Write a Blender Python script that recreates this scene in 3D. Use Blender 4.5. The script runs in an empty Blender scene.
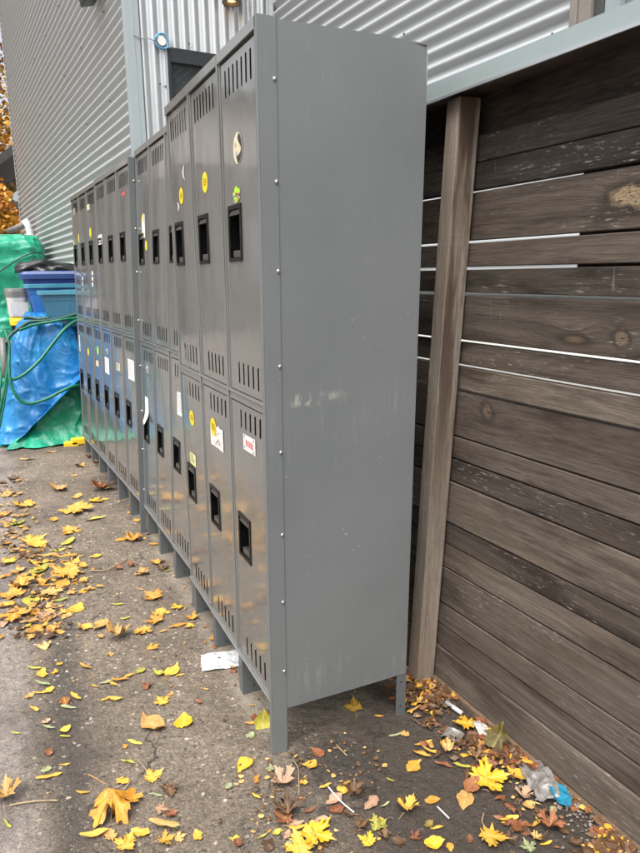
import bpy, bmesh, math, random
from mathutils import Vector, Matrix, noise
random.seed(7)
R = math.radians
scn = bpy.context.scene
col = scn.collection

# ------------------------------------------------------------------ camera
CAM = Vector((-0.60808, -1.68854, 1.41494))
CR = Vector((0.906271, -0.422562, -0.010698))
CU = Vector((0.101938, 0.193927, 0.975705))
CF = Vector((0.410221, 0.885344, -0.218825))
FPX = 674.39
cd = bpy.data.cameras.new('camera')
cam = bpy.data.objects.new('camera', cd)
col.objects.link(cam)
m = Matrix((( CR.x, CU.x, -CF.x, CAM.x), (CR.y, CU.y, -CF.y, CAM.y), (CR.z, CU.z, -CF.z, CAM.z), (0, 0, 0, 1)))
cam.matrix_world = m
cd.sensor_fit = 'VERTICAL'
cd.sensor_height = 36.0
cd.sensor_width = 27.0
cd.lens = FPX / 853.0 * 36.0
cd.clip_start = 0.02
cd.clip_end = 2000
scn.camera = cam


def ray(u, v):
    return CF + CR * ((u - 320) / FPX) - CU * ((v - 426.5) / FPX)


def at_y(u, v, y):
    d = ray(u, v)
    return CAM + d * ((y - CAM.y) / d.y)


def gh(x, y):
    """height of the lane"""
    t = min(max(y, -3.0), 4.5)
    z = 0.0 if t < 0 else 0.0235 * t
    if t < 0.4:
        s = max(0.0, min(1.0, (t + 0.0) / 0.4))
        z = 0.0235 * t * s if t > 0 else 0.0
    return z


def at_ground(u, v, lift=0.0):
    d = ray(u, v)
    p = CAM + d * (-CAM.z / d.z)
    for _ in range(6):
        z = gh(p.x, p.y) + lift
        p = CAM + d * ((z - CAM.z) / d.z)
    return p


# ------------------------------------------------------------------ mesh helper
class MB:
    def __init__(s):
        s.v = []; s.f = []; s.m = []

    def add(s, verts, faces, mi=0):
        o = len(s.v)
        s.v.extend([tuple(p) for p in verts])
        for f in faces:
            s.f.append(tuple(i + o for i in f)); s.m.append(mi)

    def box(s, a, b, mi=0, T=None):
        x0, y0, z0 = a; x1, y1, z1 = b
        vs = [(x0, y0, z0), (x1, y0, z0), (x1, y1, z0), (x0, y1, z0), (x0, y0, z1), (x1, y0, z1), (x1, y1, z1), (x0, y1, z1)]
        if T: vs = [T(p) for p in vs]
        s.add(vs, [(0, 3, 2, 1), (4, 5, 6, 7), (0, 1, 5, 4), (1, 2, 6, 5), (2, 3, 7, 6), (3, 0, 4, 7)], mi)

    def hexa(s, vs, mi=0):
        s.add(vs, [(0, 3, 2, 1), (4, 5, 6, 7), (0, 1, 5, 4), (1, 2, 6, 5), (2, 3, 7, 6), (3, 0, 4, 7)], mi)

    def tube(s, pts, r, n=8, mi=0, cap=True):
        pts = [Vector(p) for p in pts]
        rings = []
        up = Vector((0.13, 0.2, 1)).normalized()
        for i, p in enumerate(pts):
            d = (pts[min(i + 1, len(pts) - 1)] - pts[max(i - 1, 0)]).normalized()
            a = d.cross(up)
            if a.length < 1e-3: a = d.cross(Vector((1, 0, 0)))
            a.normalize(); b = d.cross(a).normalized()
            rr = r[i] if isinstance(r, (list, tuple)) else r
            rings.append([p + a * (rr * math.cos(2 * math.pi * k / n)) + b * (rr * math.sin(2 * math.pi * k / n)) for k in range(n)])
        vs = [q for g in rings for q in g]
        fs = []
        for i in range(len(pts) - 1):
            for k in range(n):
                fs.append((i * n + k, i * n + (k + 1) % n, (i + 1) * n + (k + 1) % n, (i + 1) * n + k))
        if cap:
            fs.append(tuple(range(n - 1, -1, -1)))
            fs.append(tuple((len(pts) - 1) * n + k for k in range(n)))
        s.add(vs, fs, mi)

    def build(s, name, mats, parent=None, smooth=False, origin=None, bevel=0.0):
        me = bpy.data.meshes.new(name)
        vs = s.v
        if origin is not None:
            ox, oy, oz = origin
            vs = [(a - ox, b - oy, c - oz) for a, b, c in vs]
        me.from_pydata(vs, [], s.f)
        if not isinstance(mats, (list, tuple)): mats = [mats]
        for q in mats: me.materials.append(q)
        for p, k in zip(me.polygons, s.m):
            p.material_index = k
            p.use_smooth = smooth
        me.update()
        bm = bmesh.new(); bm.from_mesh(me)
        bmesh.ops.recalc_face_normals(bm, faces=bm.faces) if not getattr(s, 'keepn', False) else None
        bm.to_mesh(me); bm.free()
        o = bpy.data.objects.new(name, me)
        col.objects.link(o)
        if origin is not None: o.location = origin
        if parent is not None:
            o.parent = parent
            o.location = Vector(o.location) - parent_world(parent)
        if bevel:
            b = o.modifiers.new('bevel', 'BEVEL'); b.width = bevel; b.segments = 2
            b.limit_method = 'ANGLE'; b.angle_limit = R(40)
        return o


def parent_world(o):
    p = Vector((0, 0, 0))
    while o is not None:
        p += Vector(o.location); o = o.parent
    return p


def tag(o, label=None, cat=None, group=None, kind=None):
    if label: o['label'] = label
    if cat: o['category'] = cat
    if group: o['group'] = group
    if kind: o['kind'] = kind
    return o


def empty(name, loc, label, cat, group=None):
    o = bpy.data.objects.new(name, None)
    o.empty_display_size = 0.1
    o.location = loc
    col.objects.link(o)
    return tag(o, label, cat, group)


# ------------------------------------------------------------------ materials
class NT:
    def __init__(s, name):
        s.mat = bpy.data.materials.new(name); s.mat.use_nodes = True
        s.t = s.mat.node_tree; s.t.nodes.clear()
        s.out = s.n('ShaderNodeOutputMaterial'); s.p = s.n('ShaderNodeBsdfPrincipled')
        s.l(s.p.outputs[0], s.out.inputs[0])

    def n(s, typ, **kw):
        x = s.t.nodes.new(typ)
        for k, v in kw.items(): setattr(x, k, v)
        return x

    def l(s, a, b): s.t.links.new(a, b)

    def set(s, node, name, val):
        if hasattr(val, 'links'): s.l(val, node.inputs[name])
        else: node.inputs[name].default_value = val

    def coord(s, kind='Object'):
        return s.n('ShaderNodeTexCoord').outputs[kind]

    def mapping(s, vec, scale=(1, 1, 1), loc=(0, 0, 0), rot=(0, 0, 0)):
        x = s.n('ShaderNodeMapping'); s.l(vec, x.inputs['Vector'])
        x.inputs['Scale'].default_value = scale
        x.inputs['Rotation'].default_value = rot
        if hasattr(loc, 'links'): s.l(loc, x.inputs['Location'])
        else: x.inputs['Location'].default_value = loc
        return x.outputs[0]

    def noise(s, vec, scale, detail=4, rough=0.55, dist=0.0, out='Fac'):
        x = s.n('ShaderNodeTexNoise'); s.l(vec, x.inputs['Vector'])
        x.inputs['Scale'].default_value = scale; x.inputs['Detail'].default_value = detail
        x.inputs['Roughness'].default_value = rough; x.inputs['Distortion'].default_value = dist
        return x.outputs[out]

    def voro(s, vec, scale, feature='F1', rnd=1.0):
        x = s.n('ShaderNodeTexVoronoi', feature=feature); s.l(vec, x.inputs['Vector'])
        x.inputs['Scale'].default_value = scale; x.inputs['Randomness'].default_value = rnd
        return x

    def ramp(s, fac, stops, interp='LINEAR'):
        x = s.n('ShaderNodeValToRGB'); s.l(fac, x.inputs[0])
        cr = x.color_ramp; cr.interpolation = interp
        while len(cr.elements) > 1: cr.elements.remove(cr.elements[0])
        cr.elements[0].position = stops[0][0]; cr.elements[0].color = c4(stops[0][1])
        for p, c in stops[1:]:
            e = cr.elements.new(p); e.color = c4(c)
        return x.outputs[0]

    def math(s, op, a, b=None, c=None, clamp=False):
        x = s.n('ShaderNodeMath', operation=op); x.use_clamp = clamp
        for i, q in enumerate((a, b, c)):
            if q is None: continue
            if hasattr(q, 'links'): s.l(q, x.inputs[i])
            else: x.inputs[i].default_value = q
        return x.outputs[0]

    def mix(s, fac, a, b, blend='MIX'):
        x = s.n('ShaderNodeMix', data_type='RGBA', blend_type=blend)
        for i, q in ((0, fac), (6, a), (7, b)):
            if hasattr(q, 'links'): s.l(q, x.inputs[i])
            elif i == 0: x.inputs[0].default_value = q
            else: x.inputs[i].default_value = c4(q)
        return x.outputs[2]

    def step(s, v, a, b):
        x = s.n('ShaderNodeMapRange', interpolation_type='SMOOTHSTEP'); s.l(v, x.inputs[0])
        x.inputs[1].default_value = a; x.inputs[2].default_value = b
        return x.outputs[0]

    def bump(s, h, strength=0.3, dist=0.01, prev=None):
        x = s.n('ShaderNodeBump'); s.l(h, x.inputs['Height'])
        x.inputs['Strength'].default_value = strength; x.inputs['Distance'].default_value = dist
        if prev is not None: s.l(prev, x.inputs['Normal'])
        return x.outputs[0]

    def sep(s, v):
        x = s.n('ShaderNodeSeparateXYZ'); s.l(v, x.inputs[0]); return x.outputs

    def comb(s, a, b, c):
        x = s.n('ShaderNodeCombineXYZ')
        for i, q in enumerate((a, b, c)):
            if hasattr(q, 'links'): s.l(q, x.inputs[i])
            else: x.inputs[i].default_value = q
        return x.outputs[0]

    def rand(s): return s.n('ShaderNodeObjectInfo').outputs['Random']

    def done(s, color=None, rough=None, metal=None, normal=None, **kw):
        for nm, v in (('Base Color', color), ('Roughness', rough), ('Metallic', metal), ('Normal', normal)):
            if v is None: continue
            if hasattr(v, 'links'): s.l(v, s.p.inputs[nm])
            else: s.p.inputs[nm].default_value = c4(v) if nm == 'Base Color' else v
        for k, v in kw.items(): s.set(s.p, k.replace('_', ' '), v)
        return s.mat


def c4(c):
    return c if len(c) == 4 else (c[0], c[1], c[2], 1.0)


def simple(name, color, rough=0.5, metal=0.0, var=0.15, scale=12.0, bump=0.0, **kw):
    t = NT(name); co = t.coord()
    n = t.noise(co, scale, 5)
    d = tuple(max(0, x * (1 - var)) for x in color); b = tuple(min(1, x * (1 + var)) for x in color)
    c = t.ramp(n, [(0.3, d), (0.7, b)])
    nm = t.bump(t.noise(co, scale * 6, 4), bump, 0.004) if bump else None
    return t.done(c, rough, metal, nm, **kw)


def m_enamel(name, base, rough, gloss_var=0.08, wave=0.02, coat=0.0):
    """grey enamel paint on sheet steel, slightly uneven"""
    t = NT(name); co = t.coord()
    rn = t.math('MULTIPLY', t.rand(), 13.0)
    co = t.mapping(co, loc=t.comb(rn, 0.0, rn))
    big = t.noise(co, 2.2, 3)
    c = t.ramp(big, [(0.3, tuple(x * 0.9 for x in base)), (0.7, tuple(x * 1.08 for x in base))])
    grime = t.noise(t.mapping(co, (7, 7, 1.2)), 3.0, 6, 0.65)
    c = t.mix(t.math('MULTIPLY', t.step(grime, 0.56, 0.78), 0.22), c, (0.20, 0.19, 0.17))
    sp = t.noise(co, 90, 2, 0.5)
    c = t.mix(t.math('MULTIPLY', t.step(sp, 0.71, 0.76), 0.35), c, (0.32, 0.32, 0.31))
    r = t.math('ADD', t.math('MULTIPLY', t.noise(co, 9, 5, 0.7), gloss_var * 2), rough - gloss_var)
    n1 = t.bump(t.noise(t.mapping(co, (1, 1.4, 0.8)), 3.2, 2), wave, 0.25)
    n2 = t.bump(t.noise(co, 420, 2), 0.05, 0.0015, n1)
    t.p.inputs['Coat Weight'].default_value = coat
    t.p.inputs['Coat Roughness'].default_value = 0.07
    return t.done(c, r, 0.0, n2)


def m_panel():
    """satin grey end panel with scratches, chips and pale rub marks"""
    t = NT('grey_panel_paint'); co = t.coord()
    big = t.noise(co, 1.7, 4)
    c = t.ramp(big, [(0.3, (0.132, 0.142, 0.144)), (0.7, (0.160, 0.170, 0.171))])
    x, y, z = t.sep(co)
    # vertical pale scratches low and at the middle
    scr = t.noise(t.mapping(co, (60, 60, 3.0)), 1.0, 4, 0.6)
    blot = t.noise(co, 5.0, 4)
    low = t.math('ADD', t.step(t.math('ABSOLUTE', t.math('SUBTRACT', z, 0.24)), 0.16, 0.0),
                 t.math('MULTIPLY', t.step(t.math('ABSOLUTE', t.math('SUBTRACT', z, 1.02)), 0.16, 0.0), 0.8))
    mk = t.math('MULTIPLY', t.math('MULTIPLY', t.step(scr, 0.50, 0.72), t.step(blot, 0.44, 0.66)), low)
    c = t.mix(t.math('MULTIPLY', mk, 0.38, clamp=True), c, (0.38, 0.40, 0.40))
    # the rubbed chalky mark where another shelf knocked
    d1 = t.math('ABSOLUTE', t.math('SUBTRACT', z, t.math('ADD', 1.078, t.math('MULTIPLY', t.noise(co, 60, 3), 0.02))))
    inx = t.math('MULTIPLY', t.step(x, 0.06, 0.075), t.step(x, 0.26, 0.15))
    rub = t.math('MULTIPLY', t.math('MULTIPLY', t.step(d1, 0.022, 0.004), inx), t.step(t.noise(t.mapping(co, (1, 1, 0.5)), 55, 3), 0.42, 0.62))
    c = t.mix(t.math('MULTIPLY', rub, 0.5), c, (0.52, 0.50, 0.42))
    fine = t.noise(t.mapping(co, (220, 220, 12)), 1.0, 3, 0.6)
    c = t.mix(t.math('MULTIPLY', t.step(fine, 0.60, 0.75), 0.16), c, (0.30, 0.31, 0.31))
    sp = t.noise(co, 95, 1, 0.4)
    c = t.mix(t.math('MULTIPLY', t.math('MULTIPLY', t.step(sp, 0.775, 0.79), t.step(t.noise(co, 4, 2), 0.5, 0.6)), 0.6), c, (0.45, 0.44, 0.42))
    r = t.math('ADD', t.math('MULTIPLY', t.noise(co, 14, 5, 0.7), 0.16), 0.40)
    n1 = t.bump(t.noise(t.mapping(co, (1, 1, 0.7)), 2.0, 2), 0.10, 0.12)
    n2 = t.bump(t.noise(co, 260, 3), 0.16, 0.0018, n1)
    return t.done(c, r, 0.0, n2)


def m_wood(name, dark, light, warm, rough=0.8, knots=(), stain=0.72, saw=0.0, streak=0.0):
    t = NT(name); co0 = t.coord()
    rn = t.math('MULTIPLY', t.rand(), 37.0)
    co = t.mapping(co0, loc=t.comb(rn, 0.0, t.math('MULTIPLY', t.rand(), 5.0)))
    x, y, z = t.sep(co)
    kv = t.voro(t.comb(t.math('MULTIPLY', x, 1.5), 0.0, t.math('MULTIPLY', z, 5.5)), 1.0)
    kd = kv.outputs['Distance']
    keep = t.math('GREATER_THAN', t.sep(kv.outputs['Color'])[0], 0.55)
    near = t.math('MULTIPLY', t.step(kd, 0.34, 0.0), keep)
    wob = t.noise(t.mapping(co, (0.7, 1, 3)), 1.5, 2)
    g = t.math('ADD', t.math('ADD', z, t.math('MULTIPLY', near, 0.035)), t.math('MULTIPLY', wob, 0.035))
    x0, y0, z0 = t.sep(co0)
    kds = []
    for (kx, kz, rx, rz, c1, c2) in knots:
        wv = t.math('MULTIPLY', t.math('SUBTRACT', t.noise(co0, 22, 5, 0.65), 0.5), 2.2)
        dx = t.math('DIVIDE', t.math('SUBTRACT', x0, kx), rx); dz = t.math('DIVIDE', t.math('SUBTRACT', z0, kz), rz)
        d = t.math('ADD', t.math('SQRT', t.math('ADD', t.math('MULTIPLY', dx, dx), t.math('MULTIPLY', dz, dz))), wv)
        g = t.math('ADD', g, t.math('MULTIPLY', t.step(d, 4.0, 0.2), 0.9 * rz))
        kds.append((d, c1, c2))
    gv = t.comb(t.math('MULTIPLY', x, 0.030), t.math('MULTIPLY', y, 0.4), g)
    g1 = t.noise(gv, 75, 6, 0.68)
    g2 = t.noise(t.comb(t.math('MULTIPLY', x, 0.02), t.math('MULTIPLY', y, 0.4), g), 620, 4, 0.75)
    gf = t.math('ADD', t.math('MULTIPLY', g1, 0.42), t.math('MULTIPLY', g2, 0.58))
    c = t.ramp(gf, [(0.30, dark), (0.47, tuple(a * .60 + b * .40 for a, b in zip(dark, light))), (0.68, light)])
    c = t.mix(t.math('MULTIPLY', t.step(t.noise(t.mapping(co, (0.9, 1, 3.5)), 2.3, 4), 0.45, 0.7), 0.45), c, warm)
    # long damp stains and a different age of grey on each board
    st = t.noise(t.mapping(co, (1.0, 1, 5.0)), 1.7, 5, 0.65)
    c = t.mix(t.math('MULTIPLY', t.step(st, 0.46, 0.66), stain), c, (dark[0] * .9, dark[1] * .75, dark[2] * .62))
    tone = t.math('ADD', 0.62, t.math('MULTIPLY', t.n('ShaderNodeObjectInfo').outputs['Random'], 0.85))
    tc = t.n('ShaderNodeCombineColor')
    for i in range(3): t.l(tone, tc.inputs[i])
    c = t.mix(1.0, c, tc.outputs[0], 'MULTIPLY')
    c = t.mix(t.math('MULTIPLY', t.math('MULTIPLY', t.step(kd, 0.13, 0.05), keep), 0.8), c, (0.025, 0.016, 0.011))
    c = t.mix(t.math('MULTIPLY', t.math('MULTIPLY', t.step(kd, 0.07, 0.02), keep), 0.7), c, (0.15, 0.105, 0.065))
    for d, c1, c2 in kds:
        c = t.mix(t.math('MULTIPLY', t.step(d, 2.2, 1.2), 0.65), c, (0.026, 0.019, 0.015))
        rg = t.math('ADD', t.math('MULTIPLY', t.math('SINE', t.math('MULTIPLY', d, 19.0)), 0.10), t.noise(t.mapping(co0, (1, 1, 2.2)), 38, 5, 0.75))
        c = t.mix(t.math('MULTIPLY', t.step(d, 1.35, 0.55), 0.9), c, t.ramp(rg, [(0.2, c1), (0.75, c2)]))
        c = t.mix(t.math('MULTIPLY', t.step(t.noise(t.mapping(co0, (1, 1, 3)), 60, 3), 0.60, 0.66), t.step(d, 1.3, 0.8)), c, (0.04, 0.026, 0.018))
    # raised weathered grain gone silver, pale flakes, nail scratches
    fl = t.noise(t.mapping(co, (26, 20, 150)), 1.0, 4, 0.7)
    pt = t.noise(t.mapping(co, (1.5, 1, 5)), 1.0, 3)
    c = t.mix(t.math('MULTIPLY', t.math('MULTIPLY', t.step(fl, 0.58, 0.68), t.step(pt, 0.46, 0.60)), 0.65), c, (0.34, 0.31, 0.27))
    vs = t.noise(t.mapping(co, (70, 1, 6)), 1.0, 3, 0.6)
    c = t.mix(t.math('MULTIPLY', t.math('MULTIPLY', t.step(vs, 0.66, 0.73), t.step(t.noise(co, 3.1, 2), 0.48, 0.62)), 0.4), c, (0.34, 0.32, 0.29))
    # fine dark checks along the grain
    ck = t.noise(t.comb(t.math('MULTIPLY', x, 1.2), 0.0, t.math('MULTIPLY', g, 160)), 1.0, 3, 0.6)
    c = t.mix(t.math('MULTIPLY', t.step(ck, 0.64, 0.70), 0.7), c, (0.012, 0.009, 0.007))
    if saw:
        sw = t.noise(t.mapping(co, (150, 6, 6)), 1.0, 3, 0.6)
        c = t.mix(t.math('MULTIPLY', t.step(sw, 0.52, 0.66), saw), c, tuple(min(1, q * 1.3) for q in light))
    if streak:
        sk = t.noise(t.mapping(co0, (1.1, 26, 26)), 1.0, 4, 0.6)
        face = t.step(t.sep(t.n('ShaderNodeNewGeometry').outputs['Normal'])[1], -0.3, -0.8)
        c = t.mix(t.math('MULTIPLY', t.math('MULTIPLY', t.step(sk, 0.36, 0.58), face), t.math('MULTIPLY', t.step(x0, 0.2, 1.3), streak)), c, (0.055, 0.030, 0.017))
    hn = t.bump(gf, 0.8, 0.005)
    hn = t.bump(t.noise(t.mapping(co, (3, 3, 30)), 6, 4), 0.3, 0.004, hn)
    t.p.inputs['Specular IOR Level'].default_value = 0.3
    return t.done(c, rough, 0.0, hn)


def m_galv(name, tint=(0.72, 0.74, 0.74), rough=0.38, metal=0.85, dirt=0.18):
    t = NT(name); co = t.coord()
    sp = t.voro(co, 45).outputs['Color']
    s1 = t.sep(sp)[0]
    c = t.mix(t.math('MULTIPLY', s1, 0.10), tint, tuple(x * 0.82 for x in tint))
    st = t.noise(co, 1.2, 5, 0.6)
    c = t.mix(t.math('MULTIPLY', t.step(st, 0.45, 0.75), dirt), c, (0.36, 0.35, 0.32))
    r = t.math('ADD', rough - 0.06, t.math('MULTIPLY', t.noise(co, 6, 5, 0.7), 0.14))
    nm = t.bump(t.noise(co, 2.0, 3), 0.06, 0.05)
    return t.done(c, r, metal, nm)


def m_tarp(name, c0, c1, c2):
    t = NT(name); co = t.coord()
    n = t.noise(co, 3.5, 5, 0.6, 0.4)
    c = t.ramp(n, [(0.28, c0), (0.5, c1), (0.75, c2)])
    du = t.noise(co, 17, 5, 0.7)
    c = t.mix(t.math('MULTIPLY', t.step(du, 0.56, 0.75), 0.16), c, (0.30, 0.40, 0.42))
    wv = t.n('ShaderNodeTexBrick')
    h = t.noise(co, 13, 6, 0.62, 1.2)
    rg = t.n('ShaderNodeTexNoise', noise_type='RIDGED_MULTIFRACTAL'); t.l(co, rg.inputs['Vector'])
    rg.inputs['Scale'].default_value = 7; rg.inputs['Detail'].default_value = 4
    nm = t.bump(rg.outputs['Fac'], 0.8, 0.035)
    nm = t.bump(h, 0.6, 0.015, nm)
    t.t.nodes.remove(wv)
    return t.done(c, 0.30, 0.0, nm)


def m_leaf(name, cols, spots=(0.12, 0.05, 0.02), veins=(0.6, 0.45, 0.2), rough=0.55, spot=0.5):
    t = NT(name); co = t.coord()
    rn = t.math('MULTIPLY', t.rand(), 50.0)
    cw = t.mapping(co, loc=t.comb(rn, rn, 0.0))
    n = t.noise(cw, 26, 4, 0.6)
    n0 = t.noise(cw, 4.5, 4, 0.6)
    f = t.math('ADD', t.math('ADD', t.math('MULTIPLY', n, 0.45), t.math('MULTIPLY', n0, 0.5)), t.math('MULTIPLY', t.math('SUBTRACT', t.rand(), 0.5), 0.30))
    k = len(cols)
    c = t.ramp(f, [(0.25 + 0.5 * i / (k - 1), q) for i, q in enumerate(cols)])
    s1 = t.noise(cw, 85, 3, 0.65)
    c = t.mix(t.math('MULTIPLY', t.step(s1, 0.60, 0.70), spot), c, spots)
    s2 = t.noise(cw, 14, 3, 0.6)
    c = t.mix(t.math('MULTIPLY', t.step(s2, 0.60, 0.72), spot * 0.8), c, spots)
    a = t.n('ShaderNodeAttribute'); a.attribute_name = 'vein'
    c = t.mix(t.math('MULTIPLY', a.outputs['Fac'], 0.5), c, veins)
    nm = t.bump(t.noise(cw, 60, 4), 0.4, 0.003)
    return t.done(c, rough, 0.0, nm)


def m_ground():
    t = NT('asphalt'); co = t.coord()
    x, y, z = t.sep(co)
    b = t.noise(co, 3.0, 6, 0.65)
    base = t.ramp(b, [(0.3, (0.112, 0.086, 0.062)), (0.5, (0.170, 0.134, 0.099)), (0.72, (0.255, 0.206, 0.155))])
    f = t.math('ADD', t.math('MULTIPLY', t.noise(co, 150, 4, 0.8), 0.6), t.math('MULTIPLY', t.noise(co, 46, 5, 0.75), 0.4))
    base = t.mix(0.75, base, t.ramp(f, [(0.34, (0.16, 0.155, 0.15)), (0.5, (0.9, 0.9, 0.9)), (0.64, (2.3, 2.2, 2.05))]), 'MULTIPLY')
    wob = t.math('MULTIPLY', t.math('SUBTRACT', t.noise(co, 5, 4, 0.65), 0.5), 0.30)
    # smoother greyer lane at the far left
    xl = t.math('ADD', x, wob)
    lane = t.math('MULTIPLY', t.step(xl, -0.60, -0.72), 1.0)
    base = t.mix(t.math('MULTIPLY', lane, 0.75), base, t.mix(1.0, (0.240, 0.210, 0.190), t.ramp(f, [(0.36, (0.30, 0.30, 0.30)), (0.64, (1.75, 1.72, 1.68))]), 'MULTIPLY'))
    # dark worn seam
    sx = t.math('ABSOLUTE', t.math('ADD', t.math('ADD', x, t.math('MULTIPLY', y, -0.055)), t.math('ADD', t.math('MULTIPLY', wob, 0.5), 0.575)))
    yr = t.math('MULTIPLY', t.step(y, 1.5, 0.7), t.step(y, -1.6, -0.6))
    seam = t.math('MULTIPLY', t.step(sx, 0.11, 0.0), yr)
    base = t.mix(t.math('MULTIPLY', seam, 0.72), base, (0.034, 0.029, 0.025))
    # aggregate stones
    cw = t.n('ShaderNodeVectorMath', operation='ADD'); t.l(co, cw.inputs[0])
    nv = t.n('ShaderNodeTexNoise'); t.l(co, nv.inputs['Vector']); nv.inputs['Scale'].default_value = 90; nv.inputs['Detail'].default_value = 2
    sc_ = t.n('ShaderNodeVectorMath', operation='SCALE'); t.l(nv.outputs['Color'], sc_.inputs[0]); sc_.inputs['Scale'].default_value = 0.014
    t.l(sc_.outputs[0], cw.inputs[1]); cw = cw.outputs[0]
    v1 = t.voro(cw, 62); q1 = t.sep(v1.outputs['Color'])
    stone = t.math('MULTIPLY', t.step(v1.outputs['Distance'], 0.42, 0.30), t.math('GREATER_THAN', q1[0], 0.60))
    scol = t.ramp(q1[1], [(0.1, (0.035, 0.028, 0.022)), (0.45, (0.13, 0.102, 0.074)), (0.72, (0.36, 0.295, 0.22)), (0.92, (0.66, 0.57, 0.45))])
    v2 = t.voro(t.mapping(cw, loc=(3.1, 1.7, 0)), 140); q2 = t.sep(v2.outputs['Color'])
    stone2 = t.math('MULTIPLY', t.step(v2.outputs['Distance'], 0.42, 0.28), t.math('GREATER_THAN', q2[0], 0.52))
    nl = t.math('SUBTRACT', 1.0, t.math('MULTIPLY', lane, 0.75))
    base = t.mix(t.math('MULTIPLY', t.math('MULTIPLY', stone2, nl), 0.6), base, t.ramp(q2[1], [(0.1, (0.030, 0.025, 0.022)), (0.45, (0.15, 0.125, 0.095)), (0.9, (0.44, 0.39, 0.31))]))
    base = t.mix(t.math('MULTIPLY', t.math('MULTIPLY', stone, nl), 0.7), base, scol)
    # dark soil between lockers and fence
    bound = t.math('SUBTRACT', t.math('ADD', x, t.math('MULTIPLY', wob, 0.8)), t.math('MULTIPLY', t.math('SUBTRACT', y, -0.05), 0.25))
    soil = t.math('MULTIPLY', t.step(bound, 0.06, 0.30), t.step(t.math('ADD', y, wob), 0.25, 0.02))
    sc = t.mix(t.noise(co, 40, 6, 0.75), (0.010, 0.0075, 0.0055), (0.058, 0.043, 0.031))
    base = t.mix(t.math('MULTIPLY', soil, 0.86), base, sc)
    # hairline cracks
    cm = t.n('ShaderNodeVectorMath', operation='ADD'); t.l(co, cm.inputs[0])
    cn = t.n('ShaderNodeTexNoise'); t.l(co, cn.inputs['Vector']); cn.inputs['Scale'].default_value = 7; cn.inputs['Detail'].default_value = 5
    cs_ = t.n('ShaderNodeVectorMath', operation='SCALE'); t.l(cn.outputs['Color'], cs_.inputs[0]); cs_.inputs['Scale'].default_value = 0.30
    t.l(cs_.outputs[0], cm.inputs[1])
    ce = t.voro(cm.outputs[0], 1.1, 'DISTANCE_TO_EDGE')
    crk = t.math('MULTIPLY', t.step(ce.outputs['Distance'], 0.010, 0.003), t.step(t.noise(co, 2.3, 3), 0.50, 0.60))
    base = t.mix(t.math('MULTIPLY', crk, 0.75), base, (0.020, 0.016, 0.013))
    # pale dusty concrete edge under the lockers
    cx = t.math('ABSOLUTE', t.math('SUBTRACT', t.math('ADD', x, t.math('MULTIPLY', wob, 0.45)), 0.20))
    cy = t.math('MULTIPLY', t.step(t.math('ADD', y, t.math('MULTIPLY', wob, 0.5)), 0.02, 0.12), t.step(y, 3.8, 3.2))
    conc = t.math('MULTIPLY', t.step(cx, 0.24, 0.17), cy)
    cc = t.mix(t.noise(co, 30, 6, 0.75), (0.18, 0.150, 0.115), (0.42, 0.36, 0.28))
    base = t.mix(t.math('MULTIPLY', conc, 0.8), base, cc)
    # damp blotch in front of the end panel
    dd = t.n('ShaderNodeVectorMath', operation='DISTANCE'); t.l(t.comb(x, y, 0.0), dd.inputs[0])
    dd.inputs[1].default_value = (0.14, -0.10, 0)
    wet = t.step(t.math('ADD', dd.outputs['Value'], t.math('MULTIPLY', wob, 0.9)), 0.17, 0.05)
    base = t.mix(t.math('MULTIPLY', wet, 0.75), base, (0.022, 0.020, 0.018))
    # drifting darker damp patches and pale dust
    d2 = t.noise(co, 1.6, 4, 0.6)
    base = t.mix(t.math('MULTIPLY', t.step(d2, 0.50, 0.66), 0.55), base, (0.048, 0.038, 0.030))
    h = t.math('ADD', t.math('MULTIPLY', f, 0.6), t.math('MULTIPLY', t.math('MULTIPLY', stone, nl), 0.35))
    h = t.math('ADD', h, t.math('MULTIPLY', t.math('MULTIPLY', stone2, nl), 0.22))
    nm = t.bump(h, 1.0, 0.009)
    nm = t.bump(t.noise(co, 22, 6, 0.7), 0.7, 0.03, nm)
    r = t.math('SUBTRACT', 0.82, t.math('MULTIPLY', t.noise(co, 9, 4), 0.28))
    return t.done(base, r, 0.0, nm)


M = {}
M['door'] = m_enamel('grey_door_enamel', (0.142, 0.140, 0.132), 0.15, 0.05, 0.05, 0.7)
M['frame'] = m_enamel('grey_frame_enamel', (0.160, 0.160, 0.152), 0.22, 0.06, 0.02, 0.5)
M['leg'] = m_enamel('grey_leg_enamel', (0.105, 0.115, 0.118), 0.42, 0.06, 0.02)
M['panel'] = m_panel()
M['bluedoor'] = m_enamel('blue_grey_door_enamel', (0.105, 0.135, 0.150), 0.15, 0.05, 0.045, 0.6)
M['inside'] = simple('dark_locker_inside', (0.035, 0.035, 0.034), 0.6)
M['black'] = simple('black_plastic', (0.006, 0.006, 0.0065), 0.35, var=0.3, scale=30)
M['black'].node_tree.nodes['Principled BSDF'].inputs['Specular IOR Level'].default_value = 0.22
M['grip'] = simple('dark_grip_plastic', (0.03, 0.03, 0.03), 0.28, var=0.3, scale=30)
M['chrome'] = simple('latch_steel', (0.16, 0.155, 0.15), 0.35, 0.8)
M['bolt'] = simple('bolt_steel', (0.62, 0.62, 0.60), 0.3, 0.9)
WD = ((0.020, 0.0145, 0.0105), (0.168, 0.135, 0.108), (0.070, 0.048, 0.033))
M['wood'] = m_wood('weathered_board', *WD)
PALE = ((0.16, 0.10, 0.055), (0.48, 0.37, 0.23))
RUST = ((0.06, 0.040, 0.026), (0.22, 0.165, 0.12))
M['wood_dark'] = m_wood('darkened_board', (0.010, 0.0075, 0.0055), (0.125, 0.100, 0.080), (0.045, 0.029, 0.019), stain=0.85)  # cap overhang's shade painted into the wood colour of the top boards
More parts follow.
